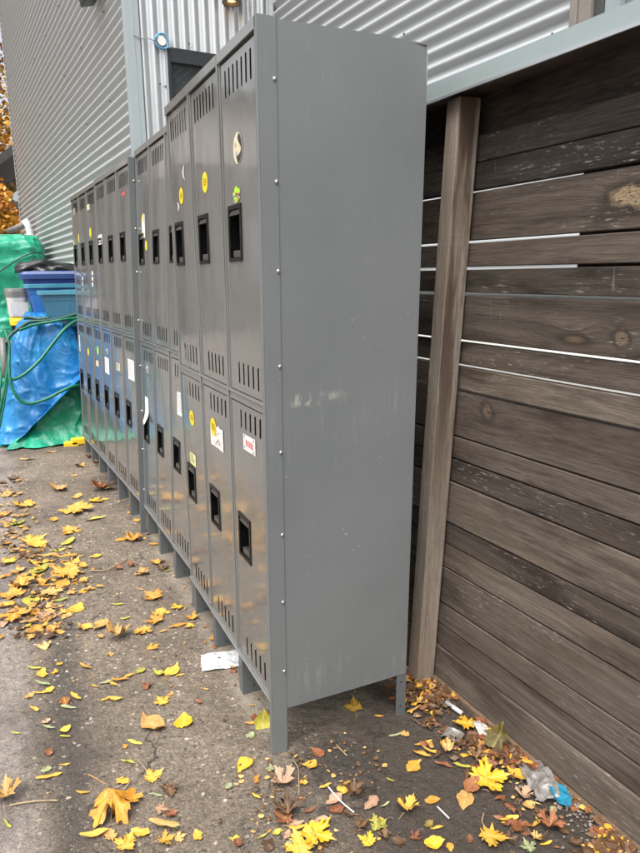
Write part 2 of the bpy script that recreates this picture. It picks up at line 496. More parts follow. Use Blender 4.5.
M['wood_big_knot'] = m_wood('weathered_board_big_knot', *WD, knots=((3.79, 0.004, 0.050, 0.022, *PALE), (3.16, 0.010, 0.014, 0.016, *PALE)))
M['wood_knot'] = m_wood('weathered_board_knot', *WD, knots=((3.345, 0.030, 0.022, 0.020, *RUST),))
M['wood_top_knot'] = m_wood('weathered_board_dark_knot', *WD, knots=((3.80, -0.02, 0.018, 0.014, *RUST),))
M['post'] = m_wood('weathered_post', (0.120, 0.094, 0.072), (0.420, 0.365, 0.305), (0.250, 0.180, 0.125), stain=0.30, saw=0.07, streak=0.85)
M['kick'] = m_wood('worn_strip', (0.10, 0.065, 0.04), (0.30, 0.20, 0.13), (0.24, 0.15, 0.09))
M['soffit'] = simple('dark_beam', (0.055, 0.036, 0.026), 0.8, var=0.4, scale=20, bump=0.3)
M['galv'] = m_galv('galvanised_sheet', (0.44, 0.455, 0.455), 0.46, 0.3, 0.06)
M['galv_side'] = m_galv('galvanised_sheet_pale', (0.50, 0.51, 0.515), 0.36, 0.7, 0.08)
M['flash'] = m_galv('grey_green_flashing', (0.31, 0.365, 0.355), 0.45, 0.3, 0.12)
M['trim'] = m_galv('blue_grey_trim', (0.31, 0.35, 0.36), 0.45, 0.15, 0.10)
M['darkframe'] = simple('dark_window_frame', (0.022, 0.025, 0.027), 0.35)
M['taupe'] = simple('taupe_window_frame', (0.20, 0.175, 0.148), 0.5, var=0.1)
M['paleframe'] = simple('pale_sash', (0.26, 0.30, 0.315), 0.45, var=0.08)
M['darkgap'] = simple('dark_gasket', (0.05, 0.05, 0.048), 0.5)
g = NT('window_glass'); M['glass'] = g.done((0.03, 0.035, 0.036), 0.05, 0.0, g.bump(g.noise(g.coord(), 1.5, 2), 0.02, 0.05))
g = NT('sash_glass'); M['glass2'] = g.done((0.16, 0.17, 0.18), 0.08, 0.0, g.bump(g.noise(g.coord(), 1.5, 2), 0.02, 0.05))
M['ground'] = m_ground()
M['tarp_blue'] = m_tarp('blue_tarp', (0.003, 0.090, 0.27), (0.007, 0.155, 0.39), (0.03, 0.25, 0.50))
M['tarp_green'] = m_tarp('green_tarp', (0.004, 0.16, 0.085), (0.010, 0.27, 0.155), (0.04, 0.40, 0.25))
M['hose'] = simple('green_hose_rubber', (0.006, 0.13, 0.075), 0.35, var=0.3, scale=20)
M['hosedark'] = simple('dark_green_hose_rubber', (0.006, 0.055, 0.035), 0.4, var=0.3, scale=20)
M['tub_navy'] = simple('navy_tub_plastic', (0.022, 0.055, 0.22), 0.4, var=0.2, scale=8, bump=0.05)
M['tub_lid'] = simple('indigo_lid_plastic', (0.024, 0.060, 0.19), 0.4, var=0.2, scale=8, bump=0.05)
M['tub_blue'] = simple('blue_tub_plastic', (0.018, 0.125, 0.36), 0.4, var=0.15, scale=8, bump=0.05)
M['tub_teal'] = simple('teal_tub_plastic', (0.035, 0.135, 0.22), 0.42, var=0.15, scale=8, bump=0.05)
M['rim_teal'] = simple('teal_rim_plastic', (0.07, 0.27, 0.36), 0.42, var=0.15, scale=8)
M['bag'] = simple('black_bag_plastic', (0.010, 0.011, 0.012), 0.35, var=0.3, scale=20, bump=0.4)
M['white'] = simple('off_white_plastic', (0.62, 0.60, 0.56), 0.45, var=0.08)
M['greyplastic'] = simple('grey_plastic', (0.16, 0.16, 0.15), 0.45, var=0.1)
M['yellow'] = simple('yellow_plastic', (0.80, 0.52, 0.02), 0.45, var=0.12)
M['pipe'] = simple('white_pipe_plastic', (0.70, 0.69, 0.66), 0.4, var=0.08)
M['greypipe'] = simple('grey_pipe_metal', (0.20, 0.20, 0.19), 0.5, var=0.12)
M['lamp'] = simple('dark_grey_lamp_metal', (0.045, 0.048, 0.055), 0.4)
M['bluecable'] = simple('blue_cable_plastic', (0.10, 0.27, 0.42), 0.45)
M['greycable'] = simple('grey_cable', (0.25, 0.25, 0.24), 0.6)
g = NT('lit_bulb'); g.p.inputs['Emission Color'].default_value = (1.0, 0.52, 0.16, 1); g.p.inputs['Emission Strength'].default_value = 2.6
M['bulb'] = g.done((0.9, 0.7, 0.4), 0.4)
g = NT('paper'); co = g.coord(); M['paper'] = g.done(g.ramp(g.noise(co, 30, 4), [(0.3, (0.60, 0.59, 0.56)), (0.7, (0.80, 0.79, 0.76))]), 0.7)
M['note'] = simple('yellow_note_paper', (0.75, 0.66, 0.25), 0.7, var=0.08)
M['cream'] = simple('cream_sticker', (0.62, 0.55, 0.38), 0.55, var=0.12, scale=40)
M['stk_yellow'] = simple('yellow_sticker', (0.80, 0.60, 0.015), 0.45, var=0.08)
M['stk_lime'] = simple('lime_sticker', (0.42, 0.75, 0.03), 0.45, var=0.1)
M['ink'] = simple('dark_print', (0.03, 0.03, 0.03), 0.6)
M['inkgrey'] = simple('grey_print', (0.30, 0.30, 0.32), 0.6)
M['inkred'] = simple('red_print', (0.55, 0.10, 0.07), 0.6)
M['inkolive'] = simple('olive_print', (0.30, 0.20, 0.01), 0.6)
M['redsmear'] = simple('faded_red_paint', (0.50, 0.09, 0.06), 0.5, var=0.3, scale=60)
M['tan_mark'] = simple('peeled_tan_mark', (0.26, 0.22, 0.18), 0.6, var=0.3, scale=40)
M['scuff'] = simple('bare_scratch', (0.50, 0.50, 0.48), 0.5)
M['siding'] = simple('pale_house_siding', (0.55, 0.50, 0.45), 0.7, var=0.1)
M['roofdark'] = simple('dark_roof_metal', (0.045, 0.045, 0.047), 0.6, var=0.2)
M['bark'] = simple('tree_bark', (0.055, 0.042, 0.032), 0.9, var=0.4, scale=15, bump=0.6)
M['stick'] = simple('dry_twig', (0.30, 0.22, 0.13), 0.8, var=0.3, scale=60)
M['stickpale'] = simple('white_stick', (0.62, 0.60, 0.54), 0.6, var=0.1)
M['bluescrap'] = simple('turquoise_scrap', (0.008, 0.17, 0.27), 0.6, var=0.35, scale=60, bump=0.6)
M['wrapper'] = simple('white_wrapper', (0.42, 0.405, 0.38), 0.4, var=0.12, scale=40)
g = NT('newsprint'); co = g.coord()
M['news'] = g.done(g.mix(g.math('MULTIPLY', g.step(g.noise(g.mapping(co, (40, 140, 60)), 1.0, 4, 0.7), 0.54, 0.62), 0.75), (0.60, 0.59, 0.60), (0.16, 0.15, 0.16)), 0.6)
g = NT('clear_plastic_film'); co = g.coord()
g.p.inputs['Transmission Weight'].default_value = 0.35
M['film'] = g.done(g.ramp(g.noise(co, 40, 4), [(0.3, (0.16, 0.145, 0.13)), (0.7, (0.40, 0.375, 0.345))]), 0.22, 0.0, g.bump(g.noise(co, 45, 4), 0.7, 0.008))
M['pebble'] = simple('pale_pebbles', (0.17, 0.145, 0.12), 0.7, var=0.6, scale=70)
M['lane_wall'] = simple('warm_pink_siding', (0.46, 0.425, 0.40), 0.8, var=0.12, scale=3)
M['lane_dark'] = simple('dark_brick_render', (0.17, 0.155, 0.14), 0.85, var=0.2, scale=3)

LC = {
    'Y': m_leaf('yellow_leaf', [(0.42, 0.20, 0.022), (0.57, 0.31, 0.030), (0.64, 0.39, 0.05)], (0.30, 0.13, 0.02), (0.66, 0.48, 0.18), spot=0.28),
    'B1': m_leaf('bright_yellow_leaf', [(0.54, 0.27, 0.012), (0.64, 0.355, 0.016), (0.68, 0.41, 0.03)], (0.42, 0.18, 0.02), (0.80, 0.60, 0.2), spot=0.15),
    'G': m_leaf('green_yellow_leaf', [(0.17, 0.18, 0.022), (0.36, 0.32, 0.035), (0.52, 0.42, 0.07)], (0.26, 0.18, 0.03), (0.55, 0.52, 0.2), spot=0.3),
    'g': m_leaf('pale_green_leaf', [(0.16, 0.18, 0.08), (0.25, 0.27, 0.13), (0.33, 0.34, 0.20)], (0.25, 0.22, 0.1), (0.5, 0.52, 0.3), spot=0.25),
    'O': m_leaf('orange_leaf', [(0.38, 0.15, 0.018), (0.54, 0.26, 0.028), (0.63, 0.36, 0.05)], (0.20, 0.065, 0.014), (0.62, 0.40, 0.17), spot=0.35),
    'T': m_leaf('tan_leaf', [(0.34, 0.17, 0.040), (0.48, 0.28, 0.08), (0.58, 0.38, 0.15)], (0.17, 0.075, 0.025), (0.52, 0.38, 0.2), spot=0.4),
    'B': m_leaf('brown_leaf', [(0.045, 0.022, 0.011), (0.11, 0.055, 0.022), (0.20, 0.105, 0.042)], (0.04, 0.018, 0.009), (0.28, 0.18, 0.09), spot=0.4),
    'R': m_leaf('russet_leaf', [(0.12, 0.036, 0.014), (0.22, 0.075, 0.026), (0.32, 0.13, 0.05)], (0.10, 0.025, 0.012), (0.40, 0.20, 0.1), spot=0.35),
    'P': m_leaf('pinkish_tan_leaf', [(0.26, 0.14, 0.075), (0.37, 0.22, 0.13), (0.44, 0.29, 0.19)], (0.20, 0.10, 0.06), (0.5, 0.36, 0.26), spot=0.3),
    'X': m_leaf('mixed_orange_brown_leaf', [(0.13, 0.042, 0.012), (0.42, 0.16, 0.012), (0.66, 0.33, 0.015)], (0.12, 0.040, 0.012), (0.6, 0.36, 0.12), spot=0.5),
    'Z': m_leaf('green_brown_leaf', [(0.055, 0.040, 0.014), (0.17, 0.13, 0.018), (0.36, 0.20, 0.02)], (0.14, 0.045, 0.014), (0.4, 0.3, 0.08), spot=0.6),
}
LC['S'] = LC['Y']
exec_parts = []
# ------------------------------------------------------------------ ground
def build_ground():
    mb = MB()
    xs = [-400, -120, -40, -14, -7, -4, -2.4]
    x = -1.6
    while x < 1.75: xs.append(x); x += 0.05
    xs += [2.4, 4, 7, 14, 40, 120, 400]
    ys = [-400, -120, -40, -14, -7, -4, -2.4]
    y = -1.5
    while y < 6.0: ys.append(y); y += 0.05
    ys += [6.6, 7.5, 9, 11, 14, 20, 40, 120, 500]
    vs = []
    for y in ys:
        for x in xs:
            z = gh(x, y)
            if -1.6 <= x <= 1.7 and -1.5 <= y <= 6:
                z += 0.005 * noise.noise(Vector((x * 3, y * 3, 0))) + 0.003 * noise.noise(Vector((x * 11, y * 11, 4)))
            vs.append((x, y, z))
    n = len(xs); fs = []
    for j in range(len(ys) - 1):
        for i in range(n - 1):
            fs.append((j * n + i, j * n + i + 1, (j + 1) * n + i + 1, (j + 1) * n + i))
    mb.add(vs, fs)
    o = mb.build('ground', M['ground'], smooth=True)
    tag(o, 'brown grey worn asphalt lane with pale stones and damp soil by the fence', 'ground', kind='structure')


build_ground()


# ------------------------------------------------------------------ lockers
def locker_unit(key, label, x0, y0, z0, yaw, tx, ty, w, H, depth, near_panel, far_panel, stickers, low_stickers, bluedoor=None):
    s, c = math.sin(yaw), math.cos(yaw)

    def T(p):
        X, Y, Z = p
        return (x0 + s * Y + c * X + tx * Z, y0 + c * Y - s * X + ty * Z, z0 + Z)

    root = empty('locker_bank', T((0, 0, 0)), label, 'lockers', 'grey steel locker banks')
    N = 3
    Z0, Z1 = 0.165, H
    ZT = 1.05          # lower door top
    ZU = 1.09          # upper door bottom
    W = w * N
    # body: back, roof, floor, shelf and dividers
    mb = MB()
    t = 0.0015
    mb.box((depth - 0.002, 0.002, Z0), (depth, W - 0.002, Z1 - 0.003), 0, T)
    mb.box((0.004, 0.002, Z1 - 0.006), (depth - 0.003, W - 0.002, Z1 - 0.002), 0, T)
    mb.box((0.012, 0.002, Z0 + 0.006), (depth - 0.003, W - 0.002, Z0 + 0.010), 1, T)
    mb.box((0.016, 0.002, 1.066), (depth - 0.003, W - 0.002, 1.072), 1, T)
    for k in range(1, N):
        mb.box((0.020, w * k - t, Z0 + 0.012), (depth - 0.004, w * k + t, Z1 - 0.008), 1, T)
    mb.build('body', [M['frame'], M['inside']], root)
    # side panels
    pb = 0.149

    def side(yc, outward, full):
        mb = MB()
        y_in, y_out = (yc, yc + outward * 0.0022)
        a, b = min(y_in, y_out), max(y_in, y_out)
        # main sheet, slightly sprung at the top rear corner
        nx, nz = 14, 40
        grid = []
        for j in range(nz + 1):
            for i in range(nx + 1):
                x_a = 0.043 if full else 0.023
                X = x_a + (depth - x_a) * i / nx
                Z = pb + (H - 0.001 - pb) * j / nz
                d = 0.0
                fx = (X - (depth - 0.13)) / 0.13; fz = (Z - (H - 0.12)) / 0.12
                if full and fx > 0 and fz > 0:
                    d = 0.007 * max(0, fx + fz - 1.0)
                bulge = 0.0035 * math.sin(math.pi * i / nx) * math.sin(math.pi * 2.5 * j / nz + .6) if full else 0
                grid.append((X, yc + outward * 0.0016 - outward * (d + 0) + outward * bulge, Z - (0.5 * d if full else 0)))
        vs = [T(p) for p in grid]
        fs = []
        for j in range(nz):
            for i in range(nx):
                q = j * (nx + 1) + i
                fs.append((q, q + 1, q + nx + 2, q + nx + 1))
        mb.add(vs, fs)
        # folded rear and bottom hems
        mb.box((depth - 0.001, yc - 0.001, pb), (depth + 0.0015, yc + outward * 0.004, H - 0.02), 0, T) if not full else \
            mb.box((depth, min(yc, yc - outward * 0.014), pb), (depth + 0.0018, max(yc, yc - outward * 0.014), H - 0.03), 0, T)
        return mb.build('end_panel' if full else 'side_panel', M['panel'] if full else M['frame'], root, smooth=True)

    def corner(yc, outward, full):
        """front corner upright: a folded angle that runs down to be the foot"""
        mb = MB()
        a, b = sorted((yc, yc + outward * 0.0040))
        mb.box((0.0, a, 0.0), (0.046 if full else 0.026, b, H + 0.004), 0, T)
        a, b = sorted((yc + outward * 0.0040, yc - outward * 0.012))
        mb.box((-0.004, a, 0.0), (0.0, b, H + 0.004), 0, T)
        o = mb.build('corner_post', M['leg'] if not full else M['panel'], root, bevel=0.0012)
        return o

    if near_panel:
        side(0.0, -1, near_panel == 'full')
        corner(0.0, -1, near_panel == 'full')
        for (bx, bz) in [(q[0] * (1 if near_panel == 'full' else 0.5), q[1] - (0 if near_panel == 'full' else .03)) for q in [(0.039, 1.866), (0.040, 1.638), (0.041, 1.426), (0.041, 1.184), (0.040, 0.95), (0.040, 0.711), (0.039, 0.504), (0.039, 0.279)]]:
            mb = MB()
            ring = [(bx + r * math.cos(a), -yy, bz + r * math.sin(a)) for r, yy in ((0.0052, 0.0035), (0.0050, 0.0058), (0.0030, 0.0078)) for a in [k * math.pi / 5 for k in range(10)]]
            fs = []
            for j in range(2):
                for k in range(10): fs.append((j * 10 + k, j * 10 + (k + 1) % 10, (j + 1) * 10 + (k + 1) % 10, (j + 1) * 10 + k))
            fs.append(tuple(range(20, 30)))
            mb.add([T(p) for p in ring], fs)
            mb.build('bolt', M['bolt'], root, smooth=True)
    else:
        side(0.001, -1, False)
    if far_panel:
        side(W - 0.001, 1, False)
    # front frame: uprights, header, middle rail, bottom rail
    mb = MB()
    fw = 0.0155
    D1 = 0.016
    for k in range(N + 1):
        a = max(0.0045 if k == 0 else 0, w * k - fw); b = min(W, w * k + fw)
        if k == 0: a = 0.0
        mb.box((0.0, a, Z0), (D1, b, Z1), 0, T)
        # pressed centre bead
        if 0 < k < N:
            mb.box((-0.0035, w * k - 0.006, Z0 + 0.03), (0.0, w * k + 0.006, Z1 - 0.02), 0, T)
    for k in range(N):
        a, b = w * k + fw, w * (k + 1) - fw
        mb.box((-0.004, a - 0.012, Z1 - 0.024), (D1, b + 0.012, Z1 + 0.003), 0, T)
        mb.box((0.001, a, ZT + 0.006), (D1, b, ZU - 0.004), 0, T)
        mb.box((-0.005, a - 0.012, ZU - 0.010), (0.0, b + 0.012, ZU - 0.0045), 0, T)
        mb.box((0.001, a, Z0 + 0.004), (D1, b, Z0 + 0.028), 0, T)
        mb.box((-0.0055, a - 0.0155, Z0 + 0.016), (0.001, b + 0.0155, Z0 + 0.0215), 0, T)
    mb.build('frame', M['frame'], root, bevel=0.0012)

    # doors
    def door(k, upper):
        ya, yb = w * k + fw + 0.003, w * (k + 1) - fw - 0.003
        za, zb = (ZU - 0.001, Z1 - 0.031) if upper else (Z0 + 0.033, ZT + 0.002)
        xf = 0.0035
        ajar = random.uniform(-0.0030, 0.0030)
        holes = []
        # louvre slots
        def slots(n, z_a, z_b, y_a, y_b):
            for i in range(n):
                cy = w * k + y_a + (y_b - y_a) * (i + 0.5) / n
                holes.append((cy - 0.0052, cy + 0.0052, z_a, z_b))
        if upper:
            slots(7, Z1 - 0.118, Z1 - 0.050, 0.045, w - 0.04)
            slots(5, 1.112, 1.176, 0.040, 0.238)
            hz = (1.458, 1.600)
        else:
            slots(5, 0.980, 1.036, 0.036, 0.235)
            slots(5, 0.216, 0.282, 0.045, 0.245)
            hz = (0.563, 0.699)
        slot_set = list(holes)
        hy = (w * k + 0.158, w * k + 0.262)
        holes.append((hy[0], hy[1], hz[0], hz[1]))
        ysx = sorted(set([ya, yb] + [q for h in holes for q in h[:2]]))
        zsx = sorted(set([za, zb] + [q for h in holes for q in h[2:]] + [za + (zb - za) * i / 10 for i in range(1, 10)]))
        mb = MB()
        def bow(y, z):
            u = (y - ya) / (yb - ya); v = (z - za) / (zb - za)
            return xf - 0.0016 * math.sin(math.pi * u) * math.sin(math.pi * v) + ajar * (u - 0.5)
        idx = {}
        vs = []
        for i, y in enumerate(ysx):
            for j, z in enumerate(zsx):
                idx[i, j] = len(vs); vs.append(T((bow(y, z), y, z)))
        fs = []
        for i in range(len(ysx) - 1):
            for j in range(len(zsx) - 1):
                cy, cz = (ysx[i] + ysx[i + 1]) / 2, (zsx[j] + zsx[j + 1]) / 2
                if any(h[0] < cy < h[1] and h[2] < cz < h[3] for h in holes): continue
                fs.append((idx[i, j], idx[i, j + 1], idx[i + 1, j + 1], idx[i + 1, j]))
        mb.add(vs, fs)
        # folded edges
        for (p, q) in (((ya, za), (yb, za)), ((yb, za), (yb, zb)), ((yb, zb), (ya, zb)), ((ya, zb), (ya, za))):
            f1 = (bow(*p), p[0], p[1]); f2 = (bow(*q), q[0], q[1])
            mb.add([T(f1), T(f2), T((0.022, q[0], q[1])), T((0.022, p[0], p[1]))], [(0, 1, 2, 3)])
        # raised louvre blades: one long edge stands proud
        for (a, b, c_, d_) in slot_set:
            e = xf - 0.0022
            mb.add([T((xf - 0.0002, b, c_)), T((xf - 0.0002, b, d_)), T((e, a + 0.0050, d_ - 0.003)), T((e, a + 0.0050, c_ + 0.003))], [(0, 3, 2, 1)])
            mb.add([T((xf, a, d_)), T((e, a + 0.0050, d_ - 0.003)), T((xf, b, d_))], [(0, 1, 2)])
            mb.add([T((xf, a, c_)), T((xf, b, c_)), T((e, a + 0.0050, c_ + 0.003))], [(0, 1, 2)])
            mb.add([T((0.010, a - 0.003, c_ - 0.004)), T((0.010, b + 0.003, c_ - 0.004)), T((0.010, b + 0.003, d_ + 0.004)), T((0.010, a - 0.003, d_ + 0.004))], [(0, 1, 2, 3)], 1)
        # hinge knuckles on the near edge
        for hz_ in (za + 0.10, zb - 0.13):
            mb.box((-0.001, ya - 0.0045, hz_ - 0.028), (0.006, ya - 0.0005, hz_ + 0.028), 2, T)
        isblue = bluedoor == (k, upper)
        mb.keepn = True
        d = mb.build('door', [M['bluedoor'] if isblue else M['door'], M['inside'], M['frame']], root)
        if isblue: d['label'] = 'blue grey repainted door'
        # recessed handle
        mb = MB()
        a, b, c_, d_ = hy[0], hy[1], hz[0], hz[1]
        r = 0.0075
        xo, xi = xf - 0.0050, xf + 0.0006
        for (p0, p1) in (((a - 0.004, c_ - 0.004), (a + r, d_ + 0.004)), ((b - r, c_ - 0.004), (b + 0.004, d_ + 0.004))):
            mb.box((xo, p0[0], p0[1]), (xi, p1[0], p1[1]), 0, T)
        mb.box((xo, a + r, d_ - 0.008), (xi, b - r, d_ + 0.004), 0, T)
        mb.box((xo, a + r, c_ - 0.004), (xi, b - r, c_ + 0.006), 0, T)
        # pocket
        for bx in (((xi, a, c_), (0.058, a + 0.002, d_)), ((xi, b - 0.002, c_), (0.058, b, d_)), ((0.056, a + 0.002, c_), (0.058, b - 0.002, d_)),
                   ((xi, a + 0.002, c_), (0.056, b - 0.002, c_ + 0.002)), ((xi, a + 0.002, d_ - 0.002), (0.056, b - 0.002, d_))):
            mb.box(bx[0], bx[1], 0, T)
        h = mb.build('handle', M['black'], d, bevel=0.0015)
        mb = MB()
        # latch tongue below and grip above
        mb.box((0.004, a + 0.020, c_ + 0.0065), (0.020, b - 0.020, c_ + 0.026), 0, T)
        mb.build('latch', M['chrome'], d, bevel=0.002)
        mb = MB()
        mb.hexa([T(p) for p in [(-0.001, a + r, d_ - 0.024), (0.012, a + r, d_ - 0.024), (0.012, b - r, d_ - 0.024), (-0.001, b - r, d_ - 0.024),
                                (0.003, a + r, d_ - 0.0085), (0.012, a + r, d_ - 0.0085), (0.012, b - r, d_ - 0.0085), (0.003, b - r, d_ - 0.0085)]])
        mb.build('grip', M['grip'], d, bevel=0.002)
        return d, bow, T

    doors = {}
    for k in range(N):
        for upper in (True, False):
            doors[k, upper] = door(k, upper)

    # stickers: (column, upper, kind, Y, Z, half-width, half-height, material, extras)
    for (k, upper, kind, Y, Z, hw, hh, mat, extra, lab) in stickers:
        d, bow, _ = doors[k, upper]
        mb = MB()
        xs = bow(Y, Z) - 0.0012
        mats = [M[mat], M['ink'], M['inkgrey'], M['inkred'], M['inkolive'], M['stk_yellow']]

        def quad(y_a, y_b, z_a, z_b, mi, lift, sk=0.0):
            mb.add([T((xs - lift, y_a, z_a)), T((xs - lift, y_b, z_a + sk)), T((xs - lift, y_b, z_b + sk)), T((xs - lift, y_a, z_b))], [(0, 3, 2, 1)], mi)

        def disc(cy, cz, ry, rz, mi, lift, n=24, a0=0, a1=2 * math.pi):
            pts = [T((xs - lift, cy + ry * math.cos(a0 + (a1 - a0) * i / n), cz + rz * math.sin(a0 + (a1 - a0) * i / n))) for i in range(n)]
            mb.add(pts, [tuple(range(n))], mi)

        if kind == 'paper':
            quad(Y - hw, Y + hw, Z - hh, Z + hh, 0, 0.0, random.uniform(-.004, .004))
        elif kind == 'torn':
            pts = [(-1, -1), (-0.2, -.95), (1, -1), (1, .55), (.7, .8), (.6, .5), (.35, .95), (0, .7), (-.3, .9), (-.6, .75), (-1, .85)]
            mb.add([T((xs, Y + hw * p, Z + hh * q)) for p, q in pts], [tuple(range(len(pts)))], 0)
        elif kind == 'curl':
            n = 8
            vs = []
            for i in range(n + 1):
                z = Z + hh - 2 * hh * i / n
                lift = 0.0 if i < 4 else 0.003 * (i - 4) ** 1.6
                vs += [T((xs - lift, Y - hw - 0.002 * i, z)), T((xs - lift * 0.5, Y + hw, z))]
            mb.add(vs, [(2 * i, 2 * i + 1, 2 * i + 3, 2 * i + 2) for i in range(n)], 0)
        elif kind == 'oval':
            disc(Y, Z, hw, hh, 0, 0.0)
        elif kind == 'blob':
            n = 30
            pts = []
            for i in range(n):
                a = 2 * math.pi * i / n
                r = 1 + 0.13 * math.sin(5 * a + 1) + 0.06 * math.sin(9 * a)
                pts.append(T((xs, Y + hw * r * math.cos(a), Z + hh * r * math.sin(a))))
            mb.add(pts, [tuple(range(n))], 0)
        elif kind == 'stroke':
            n = 10
            vs = []
            for i in range(n + 1):
                u = i / n
                a = -0.9 + 1.8 * u
                th = 0.010 * math.sin(math.pi * u) ** 0.7 + 0.0015
                cy = Y + extra * (math.cos(a) - 0.8) * hw * 3 ; cz = Z + hh * math.sin(a) * 1.25
                vs += [T((xs, cy - th, cz)), T((xs, cy + th, cz))]
            mb.add(vs, [(2 * i, 2 * i + 1, 2 * i + 3, 2 * i + 2) for i in range(n)], 0)
        if extra == 'moon':
            n = 24
            pts = []
            for i in range(n + 1):
                a = -math.pi * 0.52 + math.pi * 1.02 * i / n
                pts.append((Y - hw * 0.93 * math.cos(a), Z + hh * 0.95 * math.sin(a)))
            for i in range(n, -1, -1):
                a = -math.pi * 0.52 + math.pi * 1.02 * i / n
                pts.append((Y - hw * 0.45 * math.cos(a) + 0.012 * math.sin(3 * a), Z + hh * 0.2 + hh * 0.72 * math.sin(a)))
            pp = [T((xs - 0.0006, p, q)) for p, q in pts]
            m_ = len(pp)
            mb.add(pp, [(i, i + 1, m_ - 2 - i, m_ - 1 - i) for i in range(n)], 1)
            disc(Y + hw * 0.30, Z - hh * 0.35, 0.006, 0.008, 2, 0.0008, 10)
            disc(Y + hw * 0.45, Z + hh * 0.25, 0.004, 0.006, 2, 0.0008, 10)
        elif extra == 'script':
            for j, (dz, l) in enumerate(((0.30, .5), (0.05, .72), (-0.22, .55))):
                pts = []
                for i in range(12):
                    u = i / 11
                    pts.append((Y + hw * l * (1 - 2 * u), Z + hh * dz + hh * 0.09 * math.sin(i * 2.3 + j)))
                for i in range(11):
                    (a, b), (c_, d_) = pts[i], pts[i + 1]
                    mb.add([T((xs - 0.0006, a, b - 0.0016)), T((xs - 0.0006, c_, d_ - 0.0016)), T((xs - 0.0006, c_, d_ + 0.0016)), T((xs - 0.0006, a, b + 0.0016))], [(0, 1, 2, 3)], 4)
        elif extra == 'print':
            for j in range(7):
                z = Z + hh * (0.72 - 0.22 * j)
                l = hw * random.uniform(.45, .8)
                quad(Y + hw * .8 - 2 * l, Y + hw * .8, z - 0.0018, z + 0.0012, 2, 0.0006)
        elif extra == 'redprint':
            for j, z in enumerate((0.15, -0.25)):
                for i in range(5):
                    y = Y + hw * (0.5 - 0.26 * i)
                    quad(y - 0.006, y + 0.002, Z + hh * z - 0.005, Z + hh * z + 0.005, 3, 0.0006)
            for (p, q) in ((-.75, -.7), (.75, -.7), (-.75, .7), (.75, .7)):
                quad(Y + hw * p - .005, Y + hw * p + .005, Z + hh * q - .004, Z + hh * q + .004, 2, 0.0006)
        elif extra == 'doodle':
            for i in range(14):
                y = Y + hw * random.uniform(-.7, .7); z = Z + hh * random.uniform(-.7, .4)
                l = random.uniform(.006, .016)
                quad(y - l, y + l, z - .0016, z + .0016, random.choice((2, 2, 3)), 0.0006, random.uniform(-.012, .012))
        elif extra == 'figure':
            for (p, q, a, b) in ((0, .45, .28, .16), (-.1, -.05, .22, .30), (.25, -.2, .12, .22), (-.3, -.6, .25, .12)):
                quad(Y + hw * (p - a), Y + hw * (p + a), Z + hh * (q - b), Z + hh * (q + b), 1, 0.0006)
        elif extra == 'yellowcap':
            disc(Y, Z + hh * .55, hw * .55, hh * .35, 5, 0.0006, 14)
            disc(Y + hw * .1, Z - hh * .75, hw * .45, hh * .3, 5, 0.0006, 14)
        elif extra == 'hook':
            quad(Y - hw * .55, Y + hw * .5, Z - hh * .7, Z + hh * .45, 1, 0.0006)
        mb.keepn = True
        o = mb.build('sticker', mats, d)
        if lab: o['label'] = lab

    # legs
    def leg(yc, xo, wide=0.034, dp=0.062):
        mb = MB()
        t_ = 0.003
        mb.box((xo, yc - 0.004, -0.002), (xo + dp, yc - 0.004 + t_, Z0 + 0.004), 0, T)
        mb.box((xo - t_, yc - 0.004, -0.002), (xo, yc + wide, Z0 + 0.004), 0, T)
        # bolt hole marks on the side plate
        for zc in (0.095, 0.035):
            n = 10
            vs = [T((xo + dp * 0.6 + 0.0042 * math.cos(2 * math.pi * i / n), yc - 0.0046, zc + 0.0042 * math.sin(2 * math.pi * i / n))) for i in range(n)]
            mb.add(vs, [tuple(range(n))], 1)
        mb.build('leg', [M['leg'], M['inside']], root)

    for k in range(N + 1):
        if not (k == 0 and near_panel):
            if k < N or far_panel or key in 'AB':
                leg(w * k - (0.03 if k == N else 0.0), 0.014)
    for k in range(N + 1):
        mb = MB()
        yc = min(max(w * k, 0.0), W)
        mb.box((depth - 0.032, yc, -0.006), (depth, yc + 0.003 if k < N else yc - 0.003, Z0 if not (k == 0) else pb + 0.002), 0, T)
        mb.box((depth, yc, -0.006), (depth + 0.003, yc + (0.03 if k < N else -0.03), Z0), 0, T)
        if k == 0:
            for zc in (0.03, 0.12):
                n = 10
                vs = [T((depth - 0.016 + 0.004 * math.cos(2 * math.pi * i / n), yc - 0.0008, zc + 0.004 * math.sin(2 * math.pi * i / n))) for i in range(n)]
                mb.add(vs, [tuple(range(n))], 1)
        mb.build('leg', [M['leg'], M['inside']], root)
    return root


